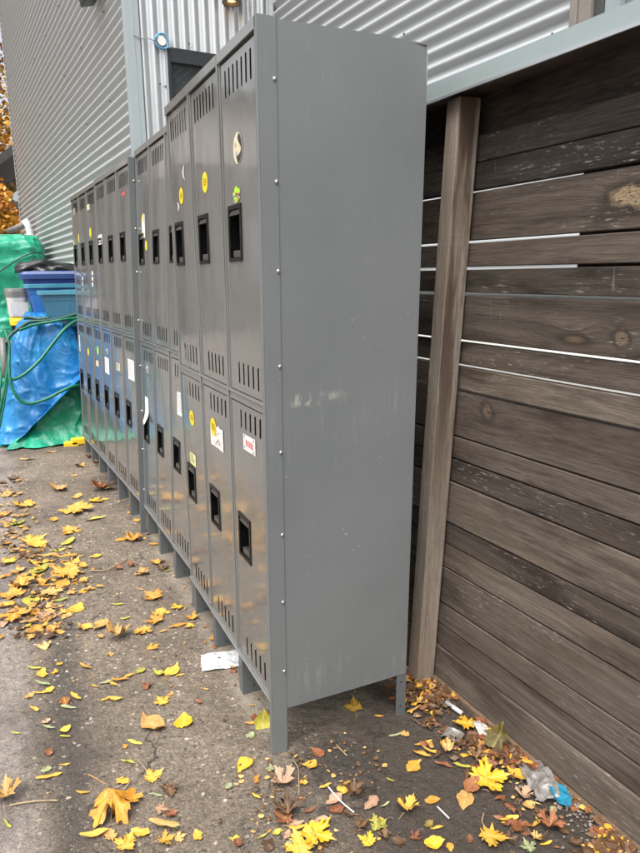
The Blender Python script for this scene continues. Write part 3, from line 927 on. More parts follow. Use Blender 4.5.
w3 = 0.318
wb = 0.305
A_st = [
    (0, True, 'oval', 0.168, 1.740, 0.037, 0.039, 'cream', 'moon', 'round cream sticker with a dark crescent'),
    (0, True, 'blob', 0.188, 1.627, 0.028, 0.020, 'stk_lime', 'doodle', 'lime green cut-out sticker'),
    (1, True, 'oval', 0.490, 1.694, 0.030, 0.030, 'stk_yellow', 'script', 'round yellow sticker with handwriting'),
    (2, True, 'oval', 0.790, 1.686, 0.028, 0.027, 'stk_yellow', 'script', 'round yellow sticker with handwriting'),
    (2, True, 'stroke', 0.740, 1.755, 0.02, 0.024, 'scuff', 1, 'white crescent scratch'),
    (2, True, 'stroke', 0.842, 1.655, 0.014, 0.016, 'scuff', -1, 'white tick scratch'),
    (0, False, 'paper', 0.146, 0.944, 0.052, 0.024, 'paper', 'redprint', 'white card with red print'),
    (1, False, 'torn', 0.476, 0.898, 0.072, 0.042, 'paper', 'doodle', 'torn white paper with drawings'),
    (1, False, 'oval', 0.512, 0.922, 0.034, 0.032, 'stk_yellow', 'script', 'round yellow sticker overlapping torn paper'),
    (2, False, 'oval', 0.800, 0.899, 0.034, 0.029, 'stk_yellow', 'script', 'round yellow sticker'),
    (2, False, 'paper', 0.813, 0.735, 0.042, 0.023, 'note', 'print', 'pale yellow note above the handle'),
]
B_st = [
    (2, True, 'torn', 0.765, 1.640, 0.034, 0.060, 'paper', 'yellowcap', 'torn white sticker with yellow patches'),
    (2, True, 'oval', 0.712, 1.543, 0.022, 0.024, 'stk_yellow', None, 'small yellow oval sticker'),
    (0, False, 'paper', 0.128, 0.871, 0.062, 0.050, 'paper', 'print', 'white printed sheet'),
    (2, False, 'blob', 0.768, 0.945, 0.026, 0.016, 'paper', 'hook', 'small white and black tag'),
    (2, False, 'curl', 0.795, 0.733, 0.036, 0.066, 'paper', None, 'curling white note over the handle'),
]
C_st = [
    (0, True, 'blob', 0.150, 1.790, 0.042, 0.011, 'redsmear', None, 'small faded red smear'),
    (2, True, 'torn', 0.815, 1.597, 0.062, 0.032, 'paper', 'doodle', 'white cut-out paper above the handle'),
    (0, False, 'paper', 0.120, 0.885, 0.072, 0.055, 'paper', 'print', 'white printed sheet'),
    (1, False, 'paper', 0.446, 0.866, 0.050, 0.022, 'cream', 'print', 'small beige note'),
    (2, False, 'blob', 0.752, 0.925, 0.030, 0.016, 'paper', 'hook', 'small white and black tag'),
    (2, False, 'paper', 0.770, 0.836, 0.064, 0.050, 'paper', 'print', 'white printed sheet'),
]
D_st = [
    (0, True, 'paper', 0.248, 1.812, 0.046, 0.018, 'cream', None, 'cream card near the top'),
    (0, True, 'oval', 0.205, 1.655, 0.032, 0.030, 'stk_yellow', None, 'yellow oval sticker'),
    (1, True, 'oval', 0.648, 1.640, 0.032, 0.030, 'stk_yellow', None, 'yellow oval sticker'),
    (2, True, 'oval', 0.930 - 0.04, 1.610, 0.022, 0.030, 'stk_yellow', None, 'yellow oval sticker'),
    (2, True, 'blob', 0.800, 1.831, 0.055, 0.026, 'tan_mark', None, 'peeled tan mark'),
    (0, True, 'paper', 0.200, 1.400, 0.024, 0.012, 'paper', None, None),
    (0, True, 'paper', 0.208, 1.364, 0.024, 0.012, 'paper', None, None),
    (0, True, 'paper', 0.216, 1.328, 0.024, 0.012, 'paper', None, None),
    (1, True, 'paper', 0.582, 1.366, 0.020, 0.012, 'paper', None, None),
    (1, True, 'paper', 0.590, 1.328, 0.020, 0.012, 'paper', None, None),
    (1, True, 'paper', 0.598, 1.290, 0.020, 0.012, 'paper', None, None),
    (0, False, 'oval', 0.138, 0.904, 0.030, 0.028, 'stk_lime', None, 'yellow green oval sticker'),
    (0, False, 'torn', 0.172, 0.818, 0.046, 0.022, 'cream', None, 'torn beige note'),
    (1, False, 'oval', 0.500, 0.863, 0.028, 0.026, 'stk_yellow', None, 'small yellow oval sticker'),
    (2, False, 'paper', 0.850, 0.895, 0.020, 0.060, 'paper', 'yellowcap', 'white slip with yellow patches'),
]
locker_unit('A', 'nearest and tallest grey steel locker bank, bolted end panel facing the camera', 0.0, -0.0123, 0.0, 0.0, -0.0059, -0.0356, w3, 1.995, 0.4645, 'full', False, A_st, None)
locker_unit('B', 'grey locker bank set slightly back, right behind the tallest one, with a blue grey door', 0.003, 0.963, 0.0192, -0.024, 0.0406, 0.004, wb, 1.995, 0.42, None, True, B_st, None, (2, False))
locker_unit('C', 'grey locker bank with bolted upright, where the second half of the row begins', -0.036, 1.884, 0.0446, -0.0577, 0.0359, 0.004, wb, 1.9435, 0.385, 'plain', False, C_st, None)
s_, c_ = math.sin(-0.0577), math.cos(-0.0577)
locker_unit('D', 'farthest grey locker bank, its end beside the blue tarpaulin', -0.036 + s_ * (wb * 3 + .003), 1.884 + c_ * (wb * 3 + .003), 0.0446, -0.0577, 0.0359, 0.004, wb, 1.937, 0.385, None, True, D_st, None)


# ------------------------------------------------------------------ fence
FY = 0.0437   # fence drifts in x by -FY per metre of y
fa = math.atan(FY)


def fx(y, off=0.0): return 0.678 - FY * y + off


fence = empty('board_fence', (fx(0), 0, 0), 'weathered dark horizontal board fence with a metal cap, right of the lockers', 'fence')
zs = [0.008, 0.133, 0.217, 0.299, 0.436, 0.524, 0.602, 0.749, 0.828, 0.903, 1.054, 1.134, 1.211, 1.354, 1.431, 1.507, 1.650, 1.727, 1.802, 1.945]
gaps = {1: 4, 2: 4.5, 3: 4.5, 4: 5, 5: 4.5, 6: 5, 7: 5, 8: 4.5, 9: 5.0, 10: 8.5, 11: 8.5, 12: 9, 13: 9.5, 14: 8.0, 15: 8.0, 16: 6.5, 17: 4.5, 18: 6.0}
Y0, Y1 = -3.2, 3.25
ud = Vector((FY, -1, 0)).normalized()   # along the board, towards the camera
fn = Vector((-1, -FY, 0)).normalized()  # towards the lane
for i in range(len(zs) - 1):
    ga = gaps.get(i, 0) * 0.0005; gb = gaps.get(i + 1, 0) * 0.0005
    za, zb = zs[i] + ga, zs[i + 1] - gb
    L = (Y1 - Y0) / math.cos(fa)
    out = random.uniform(-0.005, 0.004)
    n = 60
    mb = MB()
    tw = random.uniform(-0.004, 0.004)
    hgt = zb - za
    for k in range(n + 1):
        x = L * k / n
        wv = 0.0012 * noise.noise(Vector((x * 1.7, i * 3.1, 0)))
        w2 = 0.0012 * noise.noise(Vector((x * 1.7, i * 3.1, 7)))
        o2 = 0.003 * noise.noise(Vector((x * 0.8, i * 5.1, 3)))
        b_ = 0.0022
        prof = [(-0.012 + o2 + out, -hgt / 2 + b_ + wv), (-0.012 + b_ + o2 + out, -hgt / 2 + wv), (0.012, -hgt / 2 + wv), (0.012, hgt / 2 + w2), (-0.012 + b_ + o2 + out + tw * .3, hgt / 2 + w2), (-0.012 + o2 + out + tw * .3, hgt / 2 - b_ + w2)]
        mb.v.extend([(x, p, q) for p, q in prof])
    for k in range(n):
        for q in range(6):
            mb.f.append((k * 6 + q, k * 6 + (q + 1) % 6, (k + 1) * 6 + (q + 1) % 6, (k + 1) * 6 + q)); mb.m.append(0)
    mb.f.append(tuple(range(6))); mb.m.append(0)
    mb.f.append(tuple(n * 6 + q for q in range(6))); mb.m.append(0)
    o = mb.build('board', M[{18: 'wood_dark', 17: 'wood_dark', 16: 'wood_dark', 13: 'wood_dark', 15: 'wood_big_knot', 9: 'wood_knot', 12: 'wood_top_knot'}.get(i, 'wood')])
    o.parent = fence
    p = Vector((fx(Y1, 0.013 + (0.032 if i == len(zs) - 2 else 0)), Y1, (za + zb) / 2))
    o.location = p - Vector(fence.location)
    # local +x runs toward the camera, local +y = away from lane
    o.rotation_euler = (0, 0, math.atan2(ud.y, ud.x))
    # after this rotation local y points to (-ud.y, ud.x) = (+x side)


def fpt(y, off, z):   # point in fence frame: off = towards the lane
    b = Vector((fx(y), y, 0)) + fn * off
    return (b.x, b.y, z)


def fbox(mb, ya, yb, o0, o1, z0, z1, mi=0):
    mb.hexa([fpt(ya, o0, z0), fpt(yb, o0, z0), fpt(yb, o1, z0), fpt(ya, o1, z0), fpt(ya, o0, z1), fpt(yb, o0, z1), fpt(yb, o1, z1), fpt(ya, o1, z1)], mi)


# metal cap: folded flashing over a dark beam
mb = MB()
fbox(mb, Y0, Y1, 0.1005, 0.1035, 1.896, 1.942)
fbox(mb, Y0, Y1, 0.1036, 0.1085, 1.893, 1.900, 1)
prof_a = [(0.1035, 1.942), (-0.10, 1.962), (-0.10, 1.959), (0.1005, 1.9385)]
mb.hexa([fpt(Y0, 0.1035, 1.9421), fpt(Y0, -0.12, 1.965), fpt(Y1, -0.12, 1.965), fpt(Y1, 0.1035, 1.9421), fpt(Y0, 0.1035, 1.9445), fpt(Y0, -0.12, 1.9675), fpt(Y1, -0.12, 1.9675), fpt(Y1, 0.1035, 1.9445)])
mb.build('cap', [M['flash'], M['galv_side']], fence)
mb = MB()
fbox(mb, Y0, Y1, 0.062, 0.099, 1.902, 1.938)
fbox(mb, Y0, Y1, -0.03, 0.0615, 1.914, 1.940)
mb.build('beam', M['soffit'], fence, bevel=0.003)
# backing boards behind the upper gaps beyond the first bay
mb = MB()
fbox(mb, Y0, -0.36, -0.062, -0.045, 1.40, 1.90)
mb.build('backing_board', M['soffit'], fence)
mb = MB()
for yy in (1.35, 2.7):
    fbox(mb, yy, yy + 0.05, -0.10, -0.028, 0.0, 1.90)
mb.build('stud', M['soffit'], fence)
# foot strip
mb = MB()
n = 40
for k in range(n):
    y0_, y1_ = Y0 + (Y1 - Y0) * k / n, Y0 + (Y1 - Y0) * (k + 1) / n
    ww = 0.010 + 0.004 * noise.noise(Vector((k * .7, 0, 0)))
    fbox(mb, y0_, y1_, 0.0025, 0.014 + ww * .4, gh(0, (y0_ + y1_) / 2) - 0.02, gh(0, (y0_ + y1_) / 2) + 0.009 + 0.004 * noise.noise(Vector((k * .9, 3, 0))))
mb.build('foot_strip', M['kick'], fence)
# leaning timber post in front of the boards
mb = MB()
zb_, zt_ = -0.02, 1.895
bot = [(0.588, 0.104), (0.656, 0.101), (0.659, 0.168), (0.591, 0.170)]
top = [(0.597, -0.030), (0.668, -0.033), (0.671, 0.034), (0.600, 0.036)]
n = 24
for k in range(n + 1):
    u = k / n
    for a, b in zip(bot, top):
        jx = 0.0015 * noise.noise(Vector((a[0] * 40, u * 6, a[1] * 40)))
        mb.v.append((a[0] + (b[0] - a[0]) * u + jx, a[1] + (b[1] - a[1]) * u + jx, zb_ + (zt_ - zb_) * u))
for k in range(n):
    for q in range(4):
        mb.f.append((k * 4 + q, k * 4 + (q + 1) % 4, (k + 1) * 4 + (q + 1) % 4, (k + 1) * 4 + q)); mb.m.append(0)
mb.f.append((3, 2, 1, 0)); mb.m.append(0)
mb.f.append(tuple(n * 4 + q for q in range(4))); mb.m.append(0)
# the wood grain runs along local x: store the post lying down and stand it up
org = Vector((0.63, 0.07, 0.0))
rot = Matrix.Rotation(R(-90), 3, 'Y')
inv = rot.inverted()
mb.v = [tuple(inv @ (Vector(p) - org)) for p in mb.v]
o = mb.build('post', M['post'], bevel=0.004)
o.parent = fence; o.location = org - Vector(fence.location); o.rotation_euler = (0, R(-90), 0)

# ------------------------------------------------------------------ corrugated building
BETA = R(4)
nl = Vector((math.cos(BETA), math.sin(BETA), 0))      # normal direction of the long walls (pointing right)
al = Vector((-math.sin(BETA), math.cos(BETA), 0))     # along, away from the camera
C0 = Vector((0.340, 3.30, 0))                         # outer corner of the projecting part
J0 = C0 + nl * 1.052                                  # inner corner
PITCH = 0.0735
AMP = 0.0135
TOP = 7.2
bld = empty('metal_building', C0, 'corrugated galvanised building stepping out behind the lockers and above the fence', 'building')


def corr_h(p0, d, length, nrm, z0, z1, name, mat, holes=()):
    """horizontally corrugated wall; d along, nrm outward"""
    mb = MB()
    seg = 10
    nz = int((z1 - z0) / PITCH * seg)
    xs = sorted(set([0, length] + [length * i / int(length / 0.3) for i in range(1, int(length / 0.3))] + [h for q in holes for h in q[:2]]))
    for j in range(nz + 1):
        z = z0 + (z1 - z0) * j / nz
        a = 2 * math.pi * z / PITCH
        off = AMP * math.sin(a)
        for x in xs:
            lap = 0.0030 * noise.noise(Vector((x * 0.9, z * 1.1, length))) + 0.0016 * ((z / (PITCH * 10)) % 1.0) + (0.0022 if int(x / 2.44) % 2 else 0.0)
            p = p0 + d * x + nrm * (off + lap)
            mb.v.append((p.x, p.y, z))
    n = len(xs)
    for j in range(nz):
        zc = z0 + (z1 - z0) * (j + .5) / nz
        for i in range(n - 1):
            xc = (xs[i] + xs[i + 1]) / 2
            if any(q[0] < xc < q[1] and q[2] < zc < q[3] for q in holes): continue
            mb.f.append((j * n + i, j * n + i + 1, (j + 1) * n + i + 1, (j + 1) * n + i)); mb.m.append(0)
    return mb.build(name, mat, bld, smooth=True)


def corr_v(p0, d, length, nrm, z0, z1, name, mat, holes=()):
    mb = MB()
    seg = 10
    nx = int(length / PITCH * seg)
    zz = sorted(set([z0, z1] + [h for q in holes for h in q[2:]]))
    n = len(zz)
    for i in range(nx + 1):
        x = length * i / nx
        off = AMP * math.sin(2 * math.pi * x / PITCH)
        p = p0 + d * x + nrm * off
        for z in zz: mb.v.append((p.x, p.y, z))
    for i in range(nx):
        xc = length * (i + .5) / nx
        for j in range(n - 1):
            zc = (zz[j] + zz[j + 1]) / 2
            if any(q[0] < xc < q[1] and q[2] < zc < q[3] for q in holes): continue
            mb.f.append((i * n + j, (i + 1) * n + j, (i + 1) * n + j + 1, i * n + j + 1)); mb.m.append(0)
    return mb.build(name, mat, bld, smooth=True)


# window openings
WX0, WX1, WZ0, WZ1 = 0.262, 0.92, 1.95, 2.935        # dark window in the cross wall (distance from outer corner)
RX0, RX1, RZ0, RZ1 = 2.800, 4.30, 2.16, 3.45         # taupe window in the near wall (distance from inner corner)
corr_h(C0, al, 7.35, -nl, -0.05, TOP, 'wall', M['galv'])
corr_v(C0 + al * 0.0, nl, 1.052, -al, 0.0, TOP, 'wall', M['galv_side'], [(WX0, WX1, WZ0, WZ1)])
corr_h(J0, -al, 8.5, -nl, -0.05, TOP, 'wall', M['galv'], [(RX0, RX1, RZ0, RZ1)])
# closing faces behind, so nothing shows through from the side
mb = MB()
pA, pB, pC, pD = C0 + al * 7.3 + nl * 0.05, C0 + nl * 0.05 + al * 0.05, J0 + nl * 0.12 + al * 0.05, J0 + nl * 0.12 - al * 8.45
pE, pF = pD + nl * 5, pA + nl * 6
roofz = TOP - 0.03
mb.v = [(p.x, p.y, roofz) for p in (pA, pB, pC, pD, pE, pF)] + [(p.x, p.y, 0) for p in (pA, pB, pC, pD, pE, pF)]
mb.f = [(0, 1, 2, 3, 4, 5), (3, 9, 10, 4), (4, 10, 11, 5), (5, 11, 6, 0)]; mb.m = [0] * 4
mb.build('roof', M['roofdark'], bld)


def bbox3(mb, base, d, nrm, a0, a1, o0, o1, z0, z1, mi=0):
    P = lambda a, o, z: tuple((base + d * a + nrm * o) + Vector((0, 0, z)))
    mb.hexa([P(a0, o0, z0), P(a1, o0, z0), P(a1, o1, z0), P(a0, o1, z0), P(a0, o0, z1), P(a1, o0, z1), P(a1, o1, z1), P(a0, o1, z1)], mi)


# added pale slope behind the fence, bounces light into the board gaps
mb = MB()
P = lambda a, o, z: tuple(J0 - al * a - nl * o + Vector((0, 0, z)))
mb.hexa([P(0.02, .016, 0.9), P(6.4, .016, 0.9), P(6.4, .66, 0.9), P(0.02, .66, 0.9), P(0.02, .016, 1.30), P(6.4, .016, 1.30), P(6.4, .66, 1.0), P(0.02, .66, 1.0)])
mb.build('bounce_slope', M['white'], bld)
# corner trims
mb = MB()
bbox3(mb, C0, nl, -al, -0.024, 0.070, 0.012, 0.016, 0.0, TOP)
bbox3(mb, C0, al, -nl, -0.012, 0.075, 0.013, 0.017, 0.0, TOP)
bbox3(mb, C0, nl, -al, 0.026, 0.034, 0.016, 0.019, 0.0, TOP)
mb.build('corner_trim', M['trim'], bld, bevel=0.002)
mb = MB()
bbox3(mb, J0, nl, -al, -0.040, -0.012, 0.006, 0.014, 0.0, TOP)
bbox3(mb, J0, -al, -nl, 0.014, 0.045, 0.006, 0.014, 0.0, TOP)
mb.build('corner_trim', M['galv_side'], bld)
# far end trim of the projecting wall
mb = MB()
bbox3(mb, C0 + al * 7.35, al, -nl, -0.05, 0.02, 0.011, 0.016, 0.0, TOP)
mb.build('corner_trim', M['trim'], bld)
# dark window in the cross wall
mb = MB()
bbox3(mb, C0, nl, -al, WX0 - 0.012, WX0 + 0.012, -0.05, 0.014, WZ0, WZ1)
bbox3(mb, C0, nl, -al, WX1 - 0.012, WX1 + 0.012, -0.05, 0.014, WZ0, WZ1)
bbox3(mb, C0, nl, -al, WX0 + 0.012, WX1 - 0.012, -0.05, 0.015, WZ1 - 0.085, WZ1 + 0.006)
bbox3(mb, C0, nl, -al, WX0 + 0.012, WX1 - 0.012, -0.05, 0.015, WZ0 - 0.02, WZ0 + 0.03)
wf = mb.build('window', M['darkframe'], bld, bevel=0.002)
mb = MB()
bbox3(mb, C0, nl, -al, WX0 + 0.010, WX1 - 0.010, -0.030, -0.022, WZ0 + 0.02, WZ1 - 0.08)
mb.build('pane', M['glass'], wf)
mb = MB()
bbox3(mb, C0, nl, -al, WX0 - 0.030, WX0 - 0.013, 0.002, 0.017, WZ0, WZ1 + 0.02)
mb.build('frame', M['trim'], wf)
# taupe window above the fence cap
mb = MB()
for a, b, mi, o in ((RX0 - 0.012, RX0 + 0.022, 0, 0.022), (RX0 + 0.023, RX0 + 0.082, 0, 0.012), (RX0 + 0.083, RX0 + 0.128, 1, -0.006), (RX0 + 0.129, RX0 + 0.195, 2, -0.012)):
    bbox3(mb, J0, -al, -nl, a, b, -0.06, o, RZ0, RZ1, mi)
bbox3(mb, J0, -al, -nl, RX0 + 0.196, RX1, -0.06, 0.012, RZ1 - 0.08, RZ1, 0)
bbox3(mb, J0, -al, -nl, RX0 + 0.196, RX1, -0.06, 0.022, RZ0 - 0.02, RZ0 + 0.06, 0)
bbox3(mb, J0, -al, -nl, RX1 - 0.08, RX1 + 0.01, -0.06, 0.014, RZ0 + 0.061, RZ1 - 0.081, 0)
wf = mb.build('window', [M['taupe'], M['darkgap'], M['paleframe']], bld, bevel=0.002)
mb = MB()
bbox3(mb, J0, -al, -nl, RX0 + 0.196, RX1 - 0.081, -0.050, -0.042, RZ0 + 0.061, RZ1 - 0.081)
mb.build('pane', M['glass2'], wf)
# cladding screws
def screw(base, d, nrm, a, z):
    mb = MB()
    bbox3(mb, base, d, nrm, a - 0.004, a + 0.004, AMP * 0.5, AMP + 0.006, z - 0.004, z + 0.004)
    mb.build('screw', M['darkgap'], bld)


for a, z in ((0.06 + .13, 2.70), (0.225, 2.69), (0.41, 2.98), (0.80, 3.03), (0.19, 3.6), (0.41, 3.6), (0.62, 3.6)):
    screw(C0, nl, -al, a, z)
for a in (2.70, 1.05, 1.66, 0.45):
    for z in (2.30 + PITCH, 2.30 + PITCH * 5, 2.30 + PITCH * 10): screw(J0, -al, -nl, a, z)
for a in (0.6, 1.5, 2.4, 3.3, 4.2):
    for z in (2.1, 2.7, 3.3, 3.9): screw(C0, al, -nl, a, z)

# wall lamp (lit) on the cross wall
lp = C0 + nl * 0.705 - al * 0.085
lamp = empty('wall_lamp', lp + Vector((0, 0, 3.25)), 'dark grey cylinder wall lamp with lit warm bulb on the ribbed wall', 'lamp')
mb = MB()
nn = 28
r0, r1 = 0.066, 0.052
for k in range(nn):
    a = 2 * math.pi * k / nn
    for rr, zz in ((r0, 3.255), (r0, 3.52), (r1, 3.255), (r1, 3.30)):
        mb.v.append((lp.x + rr * math.cos(a), lp.y + rr * math.sin(a), zz))
for k in range(nn):
    q = (k + 1) % nn
    mb.f += [(k * 4, q * 4, q * 4 + 1, k * 4 + 1), (k * 4, k * 4 + 2, q * 4 + 2, q * 4), (k * 4 + 2, k * 4 + 3, q * 4 + 3, q * 4 + 2)]; mb.m += [0] * 3
mb.f += [tuple(k * 4 + 1 for k in range(nn)), tuple(k * 4 + 3 for k in range(nn))]; mb.m += [0, 0]
mb.build('shade', M['lamp'], lamp, smooth=False)
mb = MB()
bbox3(mb, lp, nl, al, -0.03, 0.03, 0.066, 0.075, 3.33, 3.45)
mb.build('bracket', M['lamp'], lamp)
mb = MB()
for j in range(5):
    a = math.pi / 2 * j / 4
    for k in range(16):
        b = 2 * math.pi * k / 16
        mb.v.append((lp.x + 0.040 * math.cos(a) * math.cos(b), lp.y + 0.040 * math.cos(a) * math.sin(b), 3.290 - 0.026 * math.sin(a)))
for j in range(4):
    for k in range(16):
        mb.f.append((j * 16 + k, j * 16 + (k + 1) % 16, (j + 1) * 16 + (k + 1) % 16, (j + 1) * 16 + k)); mb.m.append(0)
mb.build('bulb', M['bulb'], lamp, smooth=True)

# blue cable ring round a pale cover, and its wire
cp = C0 + nl * 0.213 - al * 0.022 + Vector((0, 0, 2.965))
ring = empty('cable_ring', cp, 'blue cable coiled round a small pale cover on the ribbed wall', 'cable')
for q in range(3):
    mb = MB()
    pts = []
    for k in range(29):
        a = 2 * math.pi * k / 28
        r = 0.046 + 0.004 * math.sin(3 * a + q * 2)
        p = cp + nl * (r * math.cos(a)) + Vector((0, 0, r * math.sin(a))) - al * (0.004 * q)
        pts.append(p)
    mb.tube(pts, 0.0045, 6)
    mb.build('loop', M['bluecable'], ring, smooth=True)
mb = MB()
pts = [cp + nl * (0.028 * math.cos(2 * math.pi * k / 20)) + Vector((0, 0, 0.028 * math.sin(2 * math.pi * k / 20))) - al * 0.012 for k in range(20)]
p2 = [p + al * 0.03 for p in pts]
mb.add(pts + p2, [tuple(range(20))] + [(k, (k + 1) % 20, 20 + (k + 1) % 20, 20 + k) for k in range(20)])
mb.build('cover', M['white'], ring)
mb = MB()
pts = [cp - nl * 0.05 + al * 0.004, cp - nl * 0.09 + Vector((0, 0, 0.006)), cp - nl * 0.13 + Vector((0, 0, 0.001)), cp - nl * 0.19 + Vector((0, 0, 0.012))]
mb.tube(pts, 0.0028, 6)
mb.build('wire', M['greycable'], ring)

# floodlight on the projecting wall
fp = C0 + al * 0.66 - nl * 0.10 + Vector((0, 0, 3.44))
fl = empty('floodlight', fp, 'black box floodlight high on the long corrugated wall', 'light')
mb = MB()
b0 = C0 + al * 0.66
P = lambda a, o, z: tuple(b0 + al * a - nl * o + Vector((0, 0, z)))
mb.hexa([P(-.15, .03, 3.40), P(.15, .03, 3.40), P(.15, .13, 3.37), P(-.15, .13, 3.37), P(-.15, .05, 3.62), P(.15, .05, 3.62), P(.15, .17, 3.58), P(-.15, .17, 3.58)])
mb.build('housing', M['black'], fl, bevel=0.008)
mb = MB()
mb.hexa([P(-.03, .008, 3.44), P(.03, .008, 3.44), P(.03, .05, 3.44), P(-.03, .05, 3.44), P(-.03, .008, 3.53), P(.03, .008, 3.53), P(.03, .05, 3.53), P(-.03, .05, 3.53)])
mb.build('bracket', M['black'], fl)

# vent pipe at the far end of the projecting wall
vp0 = C0 + al * 5.7 - nl * 0.075
pipe = empty('vent_pipe', vp0 + Vector((0, 0, 1.2)), 'white bent pipe with a grey arm on the far end of the corrugated wall', 'pipe')
mb = MB()
mb.tube([vp0 + Vector((0, 0, 0.6)), vp0 + Vector((0, 0, 1.6)), vp0 + Vector((0, 0, 2.0)), vp0 + Vector((0, 0, 2.14)) - nl * .02, vp0 + Vector((0, 0, 2.22)) - nl * .06], 0.045, 14)
mb.build('upright', M['pipe'], pipe, smooth=True)
mb = MB()
mb.tube([vp0 + Vector((0, 0, 2.17)) - nl * .04 + al * .05, vp0 + Vector((0, 0, 2.13)) - nl * .12 + al * .4, vp0 + Vector((0, 0, 2.11)) - nl * .20 + al * .8], 0.04, 12)
mb.build('arm', M['greypipe'], pipe, smooth=True)
# ------------------------------------------------------------------ tarpaulins, tubs, hoses
def spow(v, e): return math.copysign(abs(v) ** e, v)


def crumple(p, seed, amp):
    q = Vector((p[0], p[1], p[2])) + Vector((seed, seed * .7, 0))
    a = noise.noise(q * 2.6); b = noise.noise(q * 6.0 + Vector((5, 1, 2))); c = noise.noise(q * 14.0)
    w = Vector((noise.noise(q * 3), noise.noise(q * 3 + Vector((9, 0, 0))), noise.noise(q * 3 + Vector((0, 9, 0)))))
    r = 1 - abs(noise.noise(q * 5.2 + w * 1.3)) * 2
    r2 = 1 - abs(noise.noise(q * 11 + w * 2.0)) * 2
    v1 = noise.voronoi(q * 4.2 + w * 0.5)[0]; v2 = noise.voronoi(q * 9.0 + w * 0.6 + Vector((3, 3, 3)))[0]
    cr = 1.5 * (v1[0] - 0.45) + 0.75 * (v2[0] - 0.45)
    return amp * (cr + 0.9 * a + 0.45 * b + 0.13 * c + 0.75 * max(0, r) ** 3 + 0.32 * max(0, r2) ** 3)


def drape(name, mat, cx, cy, ax, ay, top, seed, zcut=None, fl=0.0, amp=0.03, scale=1.0, taper=(0.62, 0.62), folds=0.0, ex=0.55, clampx=None, lift=0.0, shoulder=0.10, hem=0.0):
    """cloth hanging over a stack: plan is a rounded box that widens towards the ground"""
    NT_, NR = 300, 150
    mb = MB()
    g0 = gh(cx, cy)
    rows = []
    for j in range(NR + 1):
        u = j / NR
        row = []
        for i in range(NT_):
            th = 2 * math.pi * i / NT_
            bx, by = spow(math.cos(th), ex), spow(math.sin(th), ex)
            if u < 0.24:        # top sheet
                f = u / 0.24
                z = top + lift
                k = f ** 0.8
                drop = shoulder * max(0, (f - 0.55) / 0.45) ** 2.2
                z -= drop
                s = k
            else:
                f = (u - 0.24) / 0.76
                z = (top + lift - shoulder) * (1 - f) + 0.0
                k = 1.0
                s = 1.0
            h = max(0.0, min(1.0, z / top))
            sx = (taper[0] + (1 - taper[0]) * (1 - h) ** 0.8) * s
            sy = (taper[1] + (1 - taper[1]) * (1 - h) ** 0.8) * s
            zc = 0.0
            x = cx + ax * scale * sx * bx
            y = cy + ay * scale * sy * by
            if zcut is not None:
                zc = zcut(x, y)
                if z < zc and u > 0.24:
                    # squeeze rows below the cut up to the hem
                    z = zc
            nrm = Vector((bx / ax, by / ay, 0.15 if u > 0.24 else 1.2)).normalized()
            if fl and h < 0.16:
                e = fl * (1 - h / 0.16) ** 1.5 * (0.75 + 0.6 * noise.noise(Vector((th * 3, seed, 0))))
                x += nrm.x * e; y += nrm.y * e
            dd = crumple((x, y, z * 0.7), seed, amp)
            if folds:
                dd += folds * (0.4 + 0.6 * (1 - h)) * math.sin(th * 17 + 3 * noise.noise(Vector((th * 2, z, seed)))) * (1 if u > .2 else u / .2)
            p = Vector((x, y, z + g0)) + nrm * dd
            if clampx is not None: p.x = min(p.x, clampx(p.y))
            gz = gh(p.x, p.y) + 0.006 + (0.006 * (1 + math.sin(th * 31)))
            if p.z < gz: p.z = gz
            row.append(p)
        rows.append(row)
    for r in rows:
        for p in r: mb.v.append(tuple(p))
    for j in range(NR):
        for i in range(NT_):
            q = (i + 1) % NT_
            a, b, c, d = rows[j][i], rows[j][q], rows[j + 1][q], rows[j + 1][i]
            if (a - d).length < 1e-5 and (b - c).length < 1e-5: continue
            mb.f.append((j * NT_ + i, j * NT_ + q, (j + 1) * NT_ + q, (j + 1) * NT_ + i)); mb.m.append(0)
    o = mb.build(name, mat, smooth=True)
    return o


wallx = lambda y: 0.340 - 0.07 * (y - 3.3) - 0.045
o = drape('tarpaulin', M['tarp_green'], -0.26, 4.55, 0.44, 0.50, 0.94, 3.0, None, 0.16, 0.020, 0.93, (0.42, 0.58), 0.010, clampx=wallx)
tag(o, 'green tarpaulin under the blue one, spreading on the ground', 'tarpaulin')
o = drape('tarpaulin', M['tarp_blue'], -0.26, 4.55, 0.46, 0.51, 1.00, 11.0, lambda x, y: max(0.02, 0.02 + (x + 0.60) * 1.02) if y < 4.5 else 0.06, 0.05, 0.024, 1.0, (0.42, 0.60), 0.010, clampx=wallx, lift=0.02)
tag(o, 'crinkled blue tarpaulin wrapped over a low stack beyond the lockers', 'tarpaulin')
o = drape('tarpaulin', M['tarp_green'], -0.47, 8.05, 0.42, 0.62, 1.83, 21.0, None, 0.04, 0.035, 1.0, (0.93, 0.94), 0.014, ex=0.42, shoulder=0.12)
tag(o, 'tall green tarpaulin covering a big pile behind the tubs', 'tarpaulin')


